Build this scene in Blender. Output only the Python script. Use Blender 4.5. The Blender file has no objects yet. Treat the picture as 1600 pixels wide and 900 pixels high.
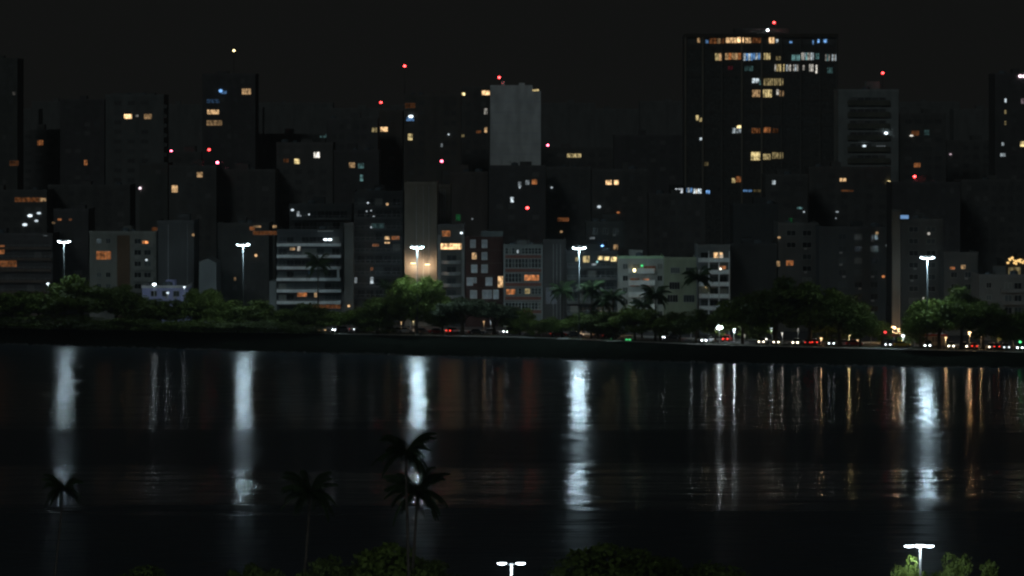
import bpy, math, random
import numpy as np
from mathutils import Vector, Matrix
random.seed(7); RNG = np.random.default_rng(11)
S = bpy.context.scene; COL = S.collection
# ---------------------------------------------------------------- camera
F = 5580.0; H = 60.0; Y0 = 178.0            # focal length in px of a 1600 px wide frame, eye height, horizon row
cam_d = bpy.data.cameras.new('camera'); cam = bpy.data.objects.new('camera', cam_d); COL.objects.link(cam)
cam_d.sensor_width = 36; cam_d.lens = 36 * F / 1600; cam_d.shift_y = -(450 - Y0) / 1600
cam_d.clip_start = 1; cam_d.clip_end = 60000
cam.location = (0, 0, H); cam.rotation_euler = (math.radians(90), 0, 0)
S.camera = cam
# ---------------------------------------------------------------- night sky
wd = bpy.data.worlds.new('World'); S.world = wd; wd.use_nodes = True
bg = wd.node_tree.nodes['Background']; bg.inputs[0].default_value = (1.0, 0.98, 0.90, 1); bg.inputs[1].default_value = 0.0054
# ---------------------------------------------------------------- added weak sun, standing in for city glow on the facades
sd = bpy.data.lights.new('fill_sun', 'SUN'); sd.energy = 0.13; sd.angle = math.radians(12); sd.color = (0.85, 0.97, 1.0)
so = bpy.data.objects.new('fill_sun', sd); COL.objects.link(so); so.rotation_euler = (math.radians(62), 0, math.radians(-24))
S.view_settings.view_transform = 'Standard'; S.view_settings.look = 'None'
S.view_settings.exposure = 0; S.view_settings.gamma = 1; S.view_settings.use_curve_mapping = False
cy = S.cycles
cy.max_bounces = 5; cy.diffuse_bounces = 2; cy.glossy_bounces = 3; cy.transmission_bounces = 3; cy.transparent_max_bounces = 6
cy.sample_clamp_indirect = 3; cy.pixel_filter_type = 'BLACKMAN_HARRIS'; cy.filter_width = 2.3

# ================================================================ helpers
def W3(x, y, d): return Vector(((x - 800) * d / F, d, H - (y - Y0) * d / F))
def XW(x, d): return (x - 800) * d / F
def ZW(y, d): return H - (y - Y0) * d / F
def T(x): return float(np.interp(x, [-900, 0, 300, 560, 830, 950, 1100, 1300, 1600, 2500], [1005, 952, 935, 922, 909, 896, 881, 869, 853, 812]))
def WL(x): return float(np.interp(x, [-900, 0, 380, 650, 905, 1130, 1450, 1600, 2500], [985, 930, 902, 884, 870, 858, 845, 841, 805]))

MATS = {}
def mat(name, col, rough=0.8, spec=0.3, noise=0.25, scale=0.6, metal=0, bump=0.0, stretch=(1, 1, 1), rnd=0.0):
    if name in MATS: return MATS[name]
    m = bpy.data.materials.new(name); m.use_nodes = True; nt = m.node_tree; N = nt.nodes; L = nt.links
    b = N['Principled BSDF']; b.inputs['Roughness'].default_value = rough; b.inputs['Metallic'].default_value = metal
    b.inputs['Specular IOR Level'].default_value = spec
    tc = N.new('ShaderNodeTexCoord'); mp = N.new('ShaderNodeMapping'); mp.inputs['Scale'].default_value = stretch
    no = N.new('ShaderNodeTexNoise'); no.inputs['Scale'].default_value = scale; no.inputs['Detail'].default_value = 5
    L.new(tc.outputs['Object'], mp.inputs[0]); L.new(mp.outputs[0], no.inputs[0])
    mr = N.new('ShaderNodeMapRange'); mr.inputs['From Min'].default_value = .3; mr.inputs['From Max'].default_value = .7
    mr.inputs['To Min'].default_value = 1 - noise; mr.inputs['To Max'].default_value = 1 + noise
    L.new(no.outputs['Fac'], mr.inputs['Value'])
    mx = N.new('ShaderNodeVectorMath'); mx.operation = 'SCALE'; mx.inputs[0].default_value = col[:3]
    L.new(mr.outputs[0], mx.inputs['Scale']); out = mx.outputs[0]
    if rnd:
        oi = N.new('ShaderNodeObjectInfo'); m2 = N.new('ShaderNodeMapRange')
        m2.inputs['To Min'].default_value = 1 - rnd; m2.inputs['To Max'].default_value = 1 + rnd
        L.new(oi.outputs['Random'], m2.inputs['Value']); s2 = N.new('ShaderNodeVectorMath'); s2.operation = 'SCALE'
        L.new(out, s2.inputs[0]); L.new(m2.outputs[0], s2.inputs['Scale']); out = s2.outputs[0]
    L.new(out, b.inputs['Base Color'])
    if bump:
        bp = N.new('ShaderNodeBump'); bp.inputs['Strength'].default_value = bump; bp.inputs['Distance'].default_value = 0.05
        L.new(no.outputs['Fac'], bp.inputs['Height']); L.new(bp.outputs[0], b.inputs['Normal'])
    MATS[name] = m; return m

def wallmat(c, streak=0.22):
    c = tuple(v*.66 if v < .6 else v for v in c)
    key = 'wall_%.2f_%.2f_%.2f' % tuple(c)
    return mat(key, c, rough=0.9, spec=0.2, noise=streak, scale=0.35, stretch=(1, 1, 0.35), bump=0.3)

def glassmat(far=False):
    m = bpy.data.materials.new('dark_glass'); m.use_nodes = True; nt = m.node_tree; N = nt.nodes; L = nt.links
    b = N['Principled BSDF']; b.inputs['Roughness'].default_value = 0.55 if far else 0.14; b.inputs['Specular IOR Level'].default_value = 0.5
    oi = N.new('ShaderNodeObjectInfo'); cr = N.new('ShaderNodeValToRGB'); cr.color_ramp.interpolation = 'CONSTANT'
    e = cr.color_ramp.elements; e[0].position = 0; e[0].color = (.015, .018, .02, 1); e[1].position = .45; e[1].color = (.04, .05, .05, 1)
    for p, c in ((.68, (.10, .12, .12, 1)), (.82, (.22, .23, .21, 1)), (.92, (.03, .04, .045, 1))):
        q = e.new(p); q.color = c
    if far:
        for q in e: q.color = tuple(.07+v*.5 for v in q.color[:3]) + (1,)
    L.new(oi.outputs['Random'], cr.inputs[0])
    tc = N.new('ShaderNodeTexCoord'); wv = N.new('ShaderNodeTexWave'); wv.inputs['Scale'].default_value = 1.6; wv.inputs['Distortion'].default_value = 1.5
    L.new(tc.outputs['Object'], wv.inputs[0]); mr = N.new('ShaderNodeMapRange'); mr.inputs['To Min'].default_value = .6; mr.inputs['To Max'].default_value = 1.15
    L.new(wv.outputs['Fac'], mr.inputs[0]); sc = N.new('ShaderNodeVectorMath'); sc.operation = 'SCALE'
    L.new(cr.outputs[0], sc.inputs[0]); L.new(mr.outputs[0], sc.inputs['Scale']); L.new(sc.outputs[0], b.inputs['Base Color'])
    return m
GLASS = glassmat(); GLASSF = glassmat(True)

def emat(name, pattern):
    """gives off the object's own colour (lit rooms, lamps); strength is the colour's alpha times ten"""
    m = bpy.data.materials.new(name); m.use_nodes = True; nt = m.node_tree; N = nt.nodes; L = nt.links
    N.remove(N['Principled BSDF']); em = N.new('ShaderNodeEmission'); oi = N.new('ShaderNodeObjectInfo')
    mu = N.new('ShaderNodeMath'); mu.operation = 'MULTIPLY'; mu.inputs[1].default_value = 10; L.new(oi.outputs['Alpha'], mu.inputs[0])
    L.new(oi.outputs['Color'], em.inputs['Color']); last = mu.outputs[0]
    if pattern:   # curtains, shelves and furniture in front of the room light
        tc = N.new('ShaderNodeTexCoord'); ad = N.new('ShaderNodeVectorMath'); ad.operation = 'ADD'
        cx = N.new('ShaderNodeCombineXYZ'); m3 = N.new('ShaderNodeMath'); m3.operation = 'MULTIPLY'; m3.inputs[1].default_value = 50
        L.new(oi.outputs['Random'], m3.inputs[0]); L.new(m3.outputs[0], cx.inputs[0]); L.new(m3.outputs[0], cx.inputs[2])
        L.new(tc.outputs['Object'], ad.inputs[0]); L.new(cx.outputs[0], ad.inputs[1])
        mp = N.new('ShaderNodeMapping'); mp.inputs['Scale'].default_value = (1.6, 1, .9); L.new(ad.outputs[0], mp.inputs[0])
        no = N.new('ShaderNodeTexNoise'); no.inputs['Scale'].default_value = .9; no.inputs['Detail'].default_value = 3; L.new(mp.outputs[0], no.inputs[0])
        mr = N.new('ShaderNodeMapRange'); mr.inputs['From Min'].default_value = .36; mr.inputs['From Max'].default_value = .62
        mr.inputs['To Min'].default_value = .18; mr.inputs['To Max'].default_value = 1.35; L.new(no.outputs['Fac'], mr.inputs[0])
        m4 = N.new('ShaderNodeMath'); m4.operation = 'MULTIPLY'; L.new(last, m4.inputs[0]); L.new(mr.outputs[0], m4.inputs[1]); last = m4.outputs[0]
    L.new(last, em.inputs['Strength']); L.new(em.outputs[0], N['Material Output'].inputs[0])
    return m
LIT = emat('lit_room', True); BULB = emat('lamp_lens', False)

FRAME = mat('window_frame', (.34, .35, .33), .5); FRAMED = mat('window_frame_dark', (.09, .09, .09), .5)
METAL = mat('galvanised_steel', (.42, .44, .44), .45, metal=.3); DARKM = mat('dark_metal', (.05, .05, .05), .5)
WHITE = mat('white_paint', (.72, .74, .72), .6, noise=.1)

class MB:
    def __init__(s): s.v = []; s.f = []; s.m = []
    def quad(s, a, b, c, d, m=0):
        n = len(s.v); s.v += [tuple(a), tuple(b), tuple(c), tuple(d)]; s.f.append((n, n+1, n+2, n+3)); s.m.append(m); return s
    def box(s, x0, x1, y0, y1, z0, z1, m=0):
        n = len(s.v)
        s.v += [(x0,y0,z0),(x1,y0,z0),(x1,y1,z0),(x0,y1,z0),(x0,y0,z1),(x1,y0,z1),(x1,y1,z1),(x0,y1,z1)]
        for q in ((0,1,5,4),(1,2,6,5),(2,3,7,6),(3,0,4,7),(4,5,6,7),(3,2,1,0)): s.f.append(tuple(n+i for i in q)); s.m.append(m)
        return s
    def tube(s, pts, rad, n=8, m=0, cap=True):
        rings = []
        for i, p in enumerate(pts):
            p = Vector(p); a = Vector(pts[max(0, i-1)]); b = Vector(pts[min(len(pts)-1, i+1)])
            t = (b-a).normalized(); u = t.cross(Vector((0, 1, 0))) if abs(t.y) < .9 else t.cross(Vector((1, 0, 0)))
            u.normalize(); w = t.cross(u); r = rad[i] if hasattr(rad, '__len__') else rad
            k = len(s.v); rings.append(k)
            for j in range(n):
                an = 2*math.pi*j/n; s.v.append(tuple(p + r*(math.cos(an)*u + math.sin(an)*w)))
        for i in range(len(rings)-1):
            for j in range(n):
                a, b = rings[i], rings[i+1]; s.f.append((a+j, a+(j+1)%n, b+(j+1)%n, b+j)); s.m.append(m)
        if cap:
            s.f.append(tuple(rings[0]+j for j in range(n))[::-1]); s.m.append(m); s.f.append(tuple(rings[-1]+j for j in range(n))); s.m.append(m)
        return s
    def ball(s, c, rx, ry, rz, n=8, k=5, m=0):
        c = Vector(c); b0 = len(s.v)
        for i in range(k+1):
            th = math.pi*i/k
            for j in range(n):
                ph = 2*math.pi*j/n; s.v.append((c.x+rx*math.sin(th)*math.cos(ph), c.y+ry*math.sin(th)*math.sin(ph), c.z+rz*math.cos(th)))
        for i in range(k):
            for j in range(n): s.f.append((b0+i*n+j, b0+(i+1)*n+j, b0+(i+1)*n+(j+1)%n, b0+i*n+(j+1)%n)); s.m.append(m)
        return s
    def mesh(s, name, mats, smooth=False):
        me = bpy.data.meshes.new(name); me.from_pydata(s.v, [], s.f); me.update()
        mats = mats if isinstance(mats, (list, tuple)) else [mats]
        for q in mats: me.materials.append(q)
        if len(mats) > 1: me.polygons.foreach_set('material_index', s.m)
        if smooth: me.polygons.foreach_set('use_smooth', [True]*len(me.polygons))
        return me
    def obj(s, name, mats, parent=None, loc=(0, 0, 0), smooth=False): return link(name, s.mesh(name, mats, smooth), parent, loc)

def link(name, me, parent=None, loc=(0, 0, 0), color=None, rot=None):
    o = bpy.data.objects.new(name, me); COL.objects.link(o); o.location = loc
    if rot: o.rotation_euler = rot
    if parent: o.parent = parent
    if color: o.color = color
    return o
def thing(name, label, cat, loc, group=None, rz=0):
    o = bpy.data.objects.new(name, None); COL.objects.link(o); o.location = loc; o.rotation_euler.z = rz
    o['label'] = label; o['category'] = cat
    if group: o['group'] = group
    return o
def copy_tree(o, parent=None):
    c = o.copy(); COL.objects.link(c); c.parent = parent
    for ch in list(KIDS.get(o.name, o.children)): copy_tree(ch, c)
    return c
KIDS = {}
def struct(o, kind='structure'): o['kind'] = kind; return o

COLR = {'W': (1, .62, .30), 'O': (1, .36, .12), 'C': (.80, .93, 1), 'B': (.22, .5, 1), 'Y': (1, .78, .36), 'R': (1, .05, .05),
        'G': (.1, 1, .3), 'T': (.35, .75, .75), 'P': (1, .75, .85), 'M': (.95, .9, .8), 'K': (1, .12, .2)}

# ================================================================ ground, water, road
def strip(name, o0, o1, z0, z1, m, xs=None, f0=None, kind='structure', thick=0):
    xs = xs or list(range(-900, 2501, 50)); mb = MB(); n = len(xs)
    for x in xs:
        a = (f0(x) if f0 else T(x) + o0); b = T(x) + o1; X = XW(x, T(x))
        mb.v += [(X, a, z0), (X, b, z1)]
    for i in range(n-1): mb.f.append((2*i, 2*i+2, 2*i+3, 2*i+1)); mb.m.append(0)
    if thick:
        k = len(mb.v)
        for x in xs: mb.v.append((XW(x, T(x)), T(x)+o0, z0-thick))
        for i in range(n-1): mb.f.append((k+i, k+i+1, 2*i+2, 2*i)); mb.m.append(0)
    o = mb.obj(name, m)
    if kind: o['kind'] = kind
    return o
GRASS = mat('grass_ground', (.035, .055, .022), .95, .1, noise=.5, scale=.5, bump=.6)
ASPH = mat('asphalt', (.05, .05, .052), .85, .3, noise=.25, scale=.8)
CONC = mat('concrete_path', (.34, .35, .32), .85, .3, noise=.2, scale=.4)
BANK = mat('wet_dark_bank', (.009, .011, .008), 1, 0, noise=.5, scale=.5, bump=.6)
strip('lake_bank', 0, 0, -0.4, 3.0, BANK, f0=WL)
mb = MB(); xs = list(range(-900, 2501, 50))
for x in xs: mb.v += [(XW(x, T(x)), T(x), 3.0), (XW(x, T(x)) * 18, 40000, 3.0)]
for i in range(len(xs)-1): mb.f.append((2*i, 2*i+2, 2*i+3, 2*i+1)); mb.m.append(0)
struct(mb.obj('city_ground', ASPH))
strip('lakeside_path', .3, 4.2, 3.06, 3.06, CONC, thick=.07)
strip('grass_verge', 4.5, 9.0, 3.05, 3.05, GRASS, thick=.05)
strip('road', 9.5, 21.0, 3.008, 3.008, ASPH)
strip('pavement', 21.3, 26.0, 3.13, 3.13, CONC, thick=.13)
PAINT = mat('road_paint', (.6, .6, .56), .7)
mb = MB()
for x in range(-300, 1900, 14):
    for off in (13.2, 17.1):
        a = T(x)+off; X = XW(x, T(x)); X2 = XW(x+5, T(x+5)); a2 = T(x+5)+off
        mb.quad((X, a, 3.014), (X2, a2, 3.014), (X2, a2+.14, 3.014), (X, a+.14, 3.014))
o = mb.obj('road_marking', PAINT); struct(o)
def water():
    m = bpy.data.materials.new('lake_water'); m.use_nodes = True; nt = m.node_tree; N = nt.nodes; L = nt.links
    b = N['Principled BSDF']; b.inputs['Base Color'].default_value = (.034, .050, .064, 1); b.inputs['IOR'].default_value = 1.33
    tc = N.new('ShaderNodeTexCoord'); sep = N.new('ShaderNodeSeparateXYZ'); L.new(tc.outputs['Object'], sep.inputs[0])
    mp = N.new('ShaderNodeMapping'); mp.inputs['Scale'].default_value = (.012, .09, 1); L.new(tc.outputs['Object'], mp.inputs[0])
    n1 = N.new('ShaderNodeTexNoise'); n1.inputs['Scale'].default_value = 1; n1.inputs['Detail'].default_value = 4; L.new(mp.outputs[0], n1.inputs[0])
    # wind bands lying across the lake: calm water near the far bank, ruffled belts nearer
    sh = N.new('ShaderNodeMath'); sh.operation = 'MULTIPLY_ADD'; sh.inputs[1].default_value = 60; L.new(n1.outputs['Fac'], sh.inputs[0]); L.new(sep.outputs['Y'], sh.inputs[2])
    mr = N.new('ShaderNodeMapRange'); mr.inputs['From Min'].default_value = 477; mr.inputs['From Max'].default_value = 917; L.new(sh.outputs[0], mr.inputs[0])
    cr = N.new('ShaderNodeValToRGB'); e = cr.color_ramp.elements; e[0].position = 0; e[0].color = (.36,)*3 + (1,); e[1].position = 1; e[1].color = (.27,)*3 + (1,)
    for p, v in ((.20, .33), (.25, .15), (.345, .145), (.385, .27), (.51, .27), (.56, .155), (.70, .145), (.80, .16), (.90, .21)):
        q = e.new(p); q.color = (v, v, v, 1)
    b.inputs['Anisotropic'].default_value = .92   # wavelets roll towards the near shore: steep along the view, gentle across it
    tg = N.new('ShaderNodeCombineXYZ'); tg.inputs[1].default_value = 1; L.new(tg.outputs[0], b.inputs['Tangent'])
    L.new(mr.outputs[0], cr.inputs[0]); L.new(cr.outputs[0], b.inputs['Roughness'])
    prev = None   # long swells first, short wavelets on top
    for sc_, dist in (((.045, .16, 1), .75), ((.11, .42, 1), .38)):
        m2 = N.new('ShaderNodeMapping'); m2.inputs['Scale'].default_value = sc_; L.new(tc.outputs['Object'], m2.inputs[0])
        n2 = N.new('ShaderNodeTexNoise'); n2.inputs['Scale'].default_value = 1; n2.inputs['Detail'].default_value = 3; L.new(m2.outputs[0], n2.inputs[0])
        bp = N.new('ShaderNodeBump'); bp.inputs['Strength'].default_value = 1; bp.inputs['Distance'].default_value = dist; L.new(n2.outputs['Fac'], bp.inputs['Height'])
        if prev: L.new(prev.outputs[0], bp.inputs['Normal'])
        prev = bp
    L.new(prev.outputs[0], b.inputs['Normal'])
    return m
mb = MB(); mb.quad((-2500, 400, 0), (2500, 400, 0), (2500, 1030, 0), (-2500, 1030, 0)); struct(mb.obj('lake_water', water()))
# near shore, just below the frame
mb = MB(); NX = 40
for i in range(NX+1):
    X = -1200 + i*60; e = 436 + 5*math.sin(i*1.7)
    mb.v += [(X, -600, 1.8), (X, e-9, 1.8), (X, e+3, -.5)]
for i in range(NX):
    for k in range(2): a = 3*i+k; mb.f.append((a, a+3, a+4, a+1)); mb.m.append(0)
struct(mb.obj('near_shore_ground', GRASS))

# ================================================================ lights in windows, measured once from the place
L_ = []
def lit(x, y, w, h, c, s, k='w'): L_.append(dict(x=x, y=y, w=w, h=h, c=c, s=s, k=k, used=False))
for a in [
 (105,152,4,3,'B',.12,'l'),(63,223,9,8,'O',.22),(134,254,5,8,'O',.3),(22,146,6,5,'M',.04),(22,255,14,8,'O',.05),
 (200,182,12,7,'W',2.0),(214,181,5,3,'M',.15),(231,182,12,8,'W',.28),
 (345,142,7,6,'B',1.2,'l'),(350,144,8,5,'B',.25),(333,158,20,6,'B',.07),(333,175,18,7,'W',.8),(335,192,24,8,'W',.22),(385,143,14,9,'W',.5),
 (300,225,8,8,'B',.1),(273,295,9,11,'W',.7),(312,273,9,8,'W',.4),(219,294,5,5,'P',1.8,'l'),(302,367,5,5,'W',.3,'l'),
 (45,312,44,7,'O',.10),(67,312,10,5,'W',.4),(47,337,9,5,'C',1.6,'l'),(61,333,8,4,'C',.9,'l'),(57,345,7,4,'C',.8,'l'),(39,351,9,5,'C',1.2,'l'),
 (93,343,6,3,'O',.3),(84,348,5,3,'W',.15),(75,359,12,3,'W',.15),(71,367,6,3,'C',.2),(2,390,10,14,'O',.25),(8,412,36,10,'O',.14),(110,343,5,3,'O',.12),
 (162,399,23,13,'O',.28),(227,381,9,9,'O',1.5),(243,362,12,14,'O',.06),(229,406,4,4,'C',.9,'l'),
 (464,252,8,8,'Y',1.0),(495,242,9,9,'M',1.5),(447,251,8,6,'O',.06),(491,197,8,5,'B',2.2,'l'),(507,207,8,7,'T',1.6,'l'),(507,212,14,6,'T',.10),
 (535,175,14,6,'Y',1.0),(528,175,4,3,'M',.5),(600,202,11,7,'W',1.4),(585,203,8,7,'Y',.25),(642,182,9,5,'C',2.5,'l'),(641,186,12,6,'B',.4),(641,165,16,8,'O',.05),
 (641,214,7,10,'Y',.7),(550,258,9,8,'W',.35),(564,259,9,8,'T',.15),(565,278,5,10,'T',.25),(724,147,5,4,'Y',2.0),(759,145,12,7,'W',1.6),
 (759,174,5,9,'M',.35),(759,203,4,8,'W',.7),(748,206,8,4,'O',.1),(723,212,5,4,'Y',.18),(701,210,3,3,'C',.9,'l'),(690,227,3,5,'C',.25),(837,141,10,3,'Y',.7),
 (897,243,22,6,'Y',.5),(812,288,5,8,'C',.25),(812,293,3,3,'C',.6,'l'),(824,285,6,7,'C',.2),(835,284,8,8,'O',.35),(862,293,4,3,'C',.6,'l'),
 (951,285,9,7,'W',1.6),(963,285,7,7,'W',1.4),(800,312,5,8,'C',1.1),(936,323,7,5,'C',.7,'l'),(966,332,6,4,'O',.35,'l'),
 (880,343,18,6,'O',.13),(877,362,5,4,'W',.35,'l'),(925,372,8,3,'C',.2),(721,364,5,4,'C',2.0,'l'),(716,340,7,10,'G',.05),(738,342,3,3,'C',.2,'l'),
 (705,385,34,9,'W',1.9),(697,365,13,9,'O',.30),(605,375,8,11,'W',.8),(618,373,12,8,'O',.22),(587,383,10,4,'O',.14),(605,320,4,6,'W',.6),
 (575,317,4,3,'C',.9,'l'),(573,330,3,3,'C',.4,'l'),(580,329,3,3,'C',.4,'l'),(584,338,4,2,'C',.4,'l'),(559,341,4,2,'C',.5,'l'),(604,341,3,2,'C',.35,'l'),(580,355,3,3,'C',.6,'l'),(590,353,20,8,'T',.05),
 (556,438,4,9,'C',.20),(581,438,5,10,'C',.7),(581,420,4,5,'O',.1),
 (457,328,6,4,'C',.9,'l'),(466,334,4,8,'C',.5),(483,335,3,3,'C',.7,'l'),(470,337,3,3,'C',.3,'l'),(402,354,12,3,'W',.35),(426,354,12,4,'W',.4),(420,364,50,6,'O',.09),(394,357,8,6,'O',.14),
 (400,399,5,5,'W',.9,'l'),(367,436,3,5,'W',.25),(509,374,8,4,'C',3,'l'),(516,374,8,4,'C',3,'l'),(467,388,5,8,'M',.35),(457,389,8,4,'W',.35),(560,341,3,3,'C',.5,'l'),(484,425,4,5,'B',.2),
 (472,460,15,7,'O',.35),(493,461,4,7,'W',.45),(510,479,44,6,'O',.10),(545,478,5,4,'W',1.0,'l'),
 (741,400,7,10,'W',.75),(782,440,8,18,'W',.9),(825,434,11,9,'O',.7),(836,434,12,9,'O',.6),(798,456,14,8,'O',.4),(824,455,8,8,'Y',.28),(809,393,2,5,'C',.5),
 (902,405,6,6,'Y',.4),(916,405,10,10,'Y',.6),(938,403,8,6,'Y',1.1),(948,404,8,6,'Y',1.2),(959,405,9,7,'Y',1.3),(933,409,4,4,'T',.9,'l'),(928,413,8,3,'C',.3),
 (934,384,5,3,'B',3.5,'l'),(941,384,5,3,'B',3.5,'l'),(962,386,7,8,'W',.3),(908,436,3,3,'C',.3,'l'),
 (991,422,6,7,'Y',5,'l'),(1003,415,4,4,'G',1.0,'l'),(1015,420,18,8,'O',.06),(1009,441,9,11,'O',.6),(992,441,14,12,'O',.09),
 (1122,400,14,11,'W',1.2),(1127,401,6,6,'M',.8),(1125,420,5,5,'M',2,'l'),(1129,418,10,5,'O',.35),(1104,447,6,6,'Y',5,'l'),(1101,422,3,3,'T',.5,'l'),
 (1216,412,5,8,'W',.35),(1234,411,11,8,'O',.28),(1217,371,6,4,'W',.4,'l'),(1209,285,5,6,'C',.6),(1181,284,3,2,'C',.3),
 (1317,281,10,5,'W',.8),(1306,341+0,3,2,'C',.3,'l'),(1308,331,6,3,'C',.3,'l'),(1324,298,20,3,'O',.08),(1388,284,8,4,'Y',2.0,'l'),(1250,325,9,3,'T',.25),(1256,331,3,3,'C',.6,'l'),(1235,345,6,9,'G',.04),
 (1370,364,6,5,'W',.3,'l'),(1387,384,8,3,'C',.3),(1451,365,5,5,'M',.5,'l'),(1380,432,6,5,'O',.5,'l'),(1488,419,8,4,'O',.3),(1505,417,7,6,'W',.5),(1443,466,4,4,'M',.5,'l'),
 (1384,208,7,5,'C',2.5,'l'),(1350,228,7,4,'C',1.2,'l'),(1376,229,14,3,'C',.12),(1424,212,7,3,'M',1.0,'l'),(1430,208,12,8,'O',.08),(1448,207,8,8,'T',.05),
 (1470,137,6,4,'Y',1.2,'l'),(1485,241,4,3,'P',.6,'l'),(1433,258,10,7,'O',.22),(1263,240,11,6,'W',.22),
 (1594,119,7,5,'P',3,'l'),(1600,119,7,5,'P',3,'l'),(1571,157,3,6,'C',.8),(1571,175,3,6,'Y',.2),(1571,192,3,6,'Y',.2),(1567,225,4,5,'C',.3),(1567,242,8,5,'C',.35),(1598,225,8,8,'Y',1.2),(1598,158,5,8,'P',.2),
 (1585,426,19,17,'Y',.16),(1235,441+0,5,3,'G',.05),
]:
    lit(*a)

# ================================================================ buildings
BLD = []
def B(name, label, x0, x1, y, d, c, **k):
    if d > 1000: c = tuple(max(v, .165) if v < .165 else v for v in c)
    BLD.append(dict(name=name, label=label, x0=x0, x1=x1, y=y, d=d, c=c, **k))
def D(x, off=44): return T(x) + off
grey = (.20, .21, .20); dk = (.22, .225, .215); vd = (.19, .195, .185)
# --- far rows
B('apartment_building', 'faint grey high-rise cut by the left frame edge', -40, 27, 94, 1240, (.17,.18,.16), w=[(0, 24)])
B('apartment_building', 'low dark block with one round amber window at far left', 29, 92, 205, 1290, dk, w=[(34, 88)])
B('apartment_building', 'black high-rise with a tiny blue roof lamp left of the stepped pale block', 94, 163, 158, 1255, (.09,.1,.1), w=[(98, 160)])
B('apartment_building', 'pale block with notched balconies on its right edge and three lit rooms', 165, 256, 151, 1150, (.24,.26,.25), k='notch', w=[(172, 238)], roof=(175, 240, 145))
B('apartment_building', 'dark block right of the notched pale block', 263, 314, 240, 1230, vd, w=[(267, 311)])
B('apartment_building', 'tall dark block with a column of blue and amber windows', 316, 399, 118, 1210, (.10,.10,.10), w=[(320, 396)])
B('apartment_building', 'dark mid-rise between the window-column block and the long stepped block', 401, 508, 212, 1250, vd, w=[(406, 500)])
B('apartment_building', 'lowest wing of the long stepped block with dark square windows', 510, 590, 188, 1100, (.19,.20,.19), w=[(515, 588)])
B('apartment_building', 'brown block with an amber and blue room, behind the stepped wing', 592, 629, 176, 1125, (.20,.19,.17), w=[(596, 628)])
B('apartment_building', 'broad brown-grey block with a blue-lit balcony near its top left', 631, 720, 151, 1110, (.20,.19,.165), w=[(634, 668), (690, 716)])
B('apartment_building', 'narrow dark block with white rooms left of the blank slate tower', 722, 764, 138, 1160, vd, w=[(724, 763)])
B('slab_tower', 'blank slate-grey slab tower with a clipped top corner', 766, 845, 133, 1120, (.80,.86,.86), w=[], k='blank', clip=True)
B('apartment_building', 'dark low block with a striped amber window right of the slate tower', 846, 958, 233, 1210, vd, w=[(850, 950)])
B('apartment_building', 'faint brown block left of the office tower', 960, 1066, 214, 1260, (.12,.11,.10), w=[(966, 1060)])
B('office_tower', 'tall black office tower with pale piers and bright upper floors', 1070, 1309, 54, 1150, vd, k='tower')
B('apartment_building', 'pale block with striped dark balconies right of the office tower', 1310, 1404, 143, 1120, (.42,.47,.46), k='balc', w=[(1326, 1386)], bx=(1324, 1390), fh=3.62, st=1.4, sc=(.20,.21,.17), pr=.9, roof=(1356, 1376, 127))
B('apartment_building', 'dark block with a beacon-like amber lamp on its roof edge', 1406, 1478, 180, 1200, vd, w=[(1410, 1475)])
B('apartment_building', 'dark lower block left of the blue-windowed block', 1480, 1553, 222, 1250, vd, w=[(1484, 1550)])
B('apartment_building', 'dark tower with pink roof floodlights at the right frame edge', 1555, 1640, 118, 1160, (.08,.08,.09), w=[(1576, 1636)])
# --- middle rows
B('apartment_building', 'dark terrace block with an amber top-floor strip at far left', -60, 73, 300, 1065, vd, w=[(0, 70)])
B('apartment_building', 'dark block just left of the tall shaft', 75, 203, 292, 1080, (.18,.185,.175), w=[(80, 200)])
B('lift_shaft_tower', 'narrow pale shaft block under the notched pale block', 218, 262, 258, 1075, (.16,.18,.17), w=[(236, 258)])
B('apartment_building', 'black block with two small amber rooms one above the other', 264, 338, 262, 1050, (.18,.185,.175), w=[(288, 334)])
B('apartment_building', 'black block behind the second lakeside mast', 339, 430, 268, 1060, (.18,.185,.175), w=[(344, 426)])
B('apartment_building', 'dark block with a yellow and a white square window', 432, 520, 226, 1072, dk, w=[(436, 516)])
B('apartment_building', 'grey block below the stepped wing with teal-lit rooms', 522, 592, 238, 1052, (.09,.1,.1), w=[(526, 586)])
B('apartment_building', 'dim flat-roofed block left of the tall brown wall', 586, 630, 304, 1012, (.12,.13,.125), w=[(588, 628)])
B('apartment_building', 'shallow brown rooftop block above the crescent building', 703, 762, 272, 1050, (.20,.18,.14), w=[])
B('apartment_building', 'dark block with a narrow white window and a red roof lamp', 764, 852, 262, 1040, (.07,.072,.07), w=[(770, 848)])
B('apartment_building', 'dark block directly beneath the striped amber window', 854, 923, 264, 1062, (.18,.185,.175), w=[(858, 920)])
B('apartment_building', 'dark block with a pair of glowing amber windows', 925, 1012, 268, 1055, (.18,.185,.175), w=[(930, 1008)])
B('apartment_building', 'black mid-rise in front of the office tower foot, left one', 1014, 1102, 306, 1040, (.18,.185,.175), w=[(1018, 1098)])
B('apartment_building', 'grey blank-fronted block in front of the office tower foot', 1146, 1216, 322, 985, (.11,.12,.12), w=[])
B('apartment_building', 'black mid-rise with a white top window right of the office tower foot', 1196, 1262, 276, 1045, (.18,.185,.175), w=[(1200, 1258)])
B('apartment_building', 'black block below the striped balcony block', 1264, 1392, 264, 1070, (.18,.185,.175), w=[(1268, 1390)])
B('apartment_building', 'dark long block with a red roof lamp, right of centre row', 1394, 1500, 288, 1050, (.07,.07,.065), w=[(1398, 1496)])
B('apartment_building', 'dark long block below the right-edge tower', 1502, 1640, 284, 1075, (.18,.185,.175), w=[(1506, 1600)])
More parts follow.
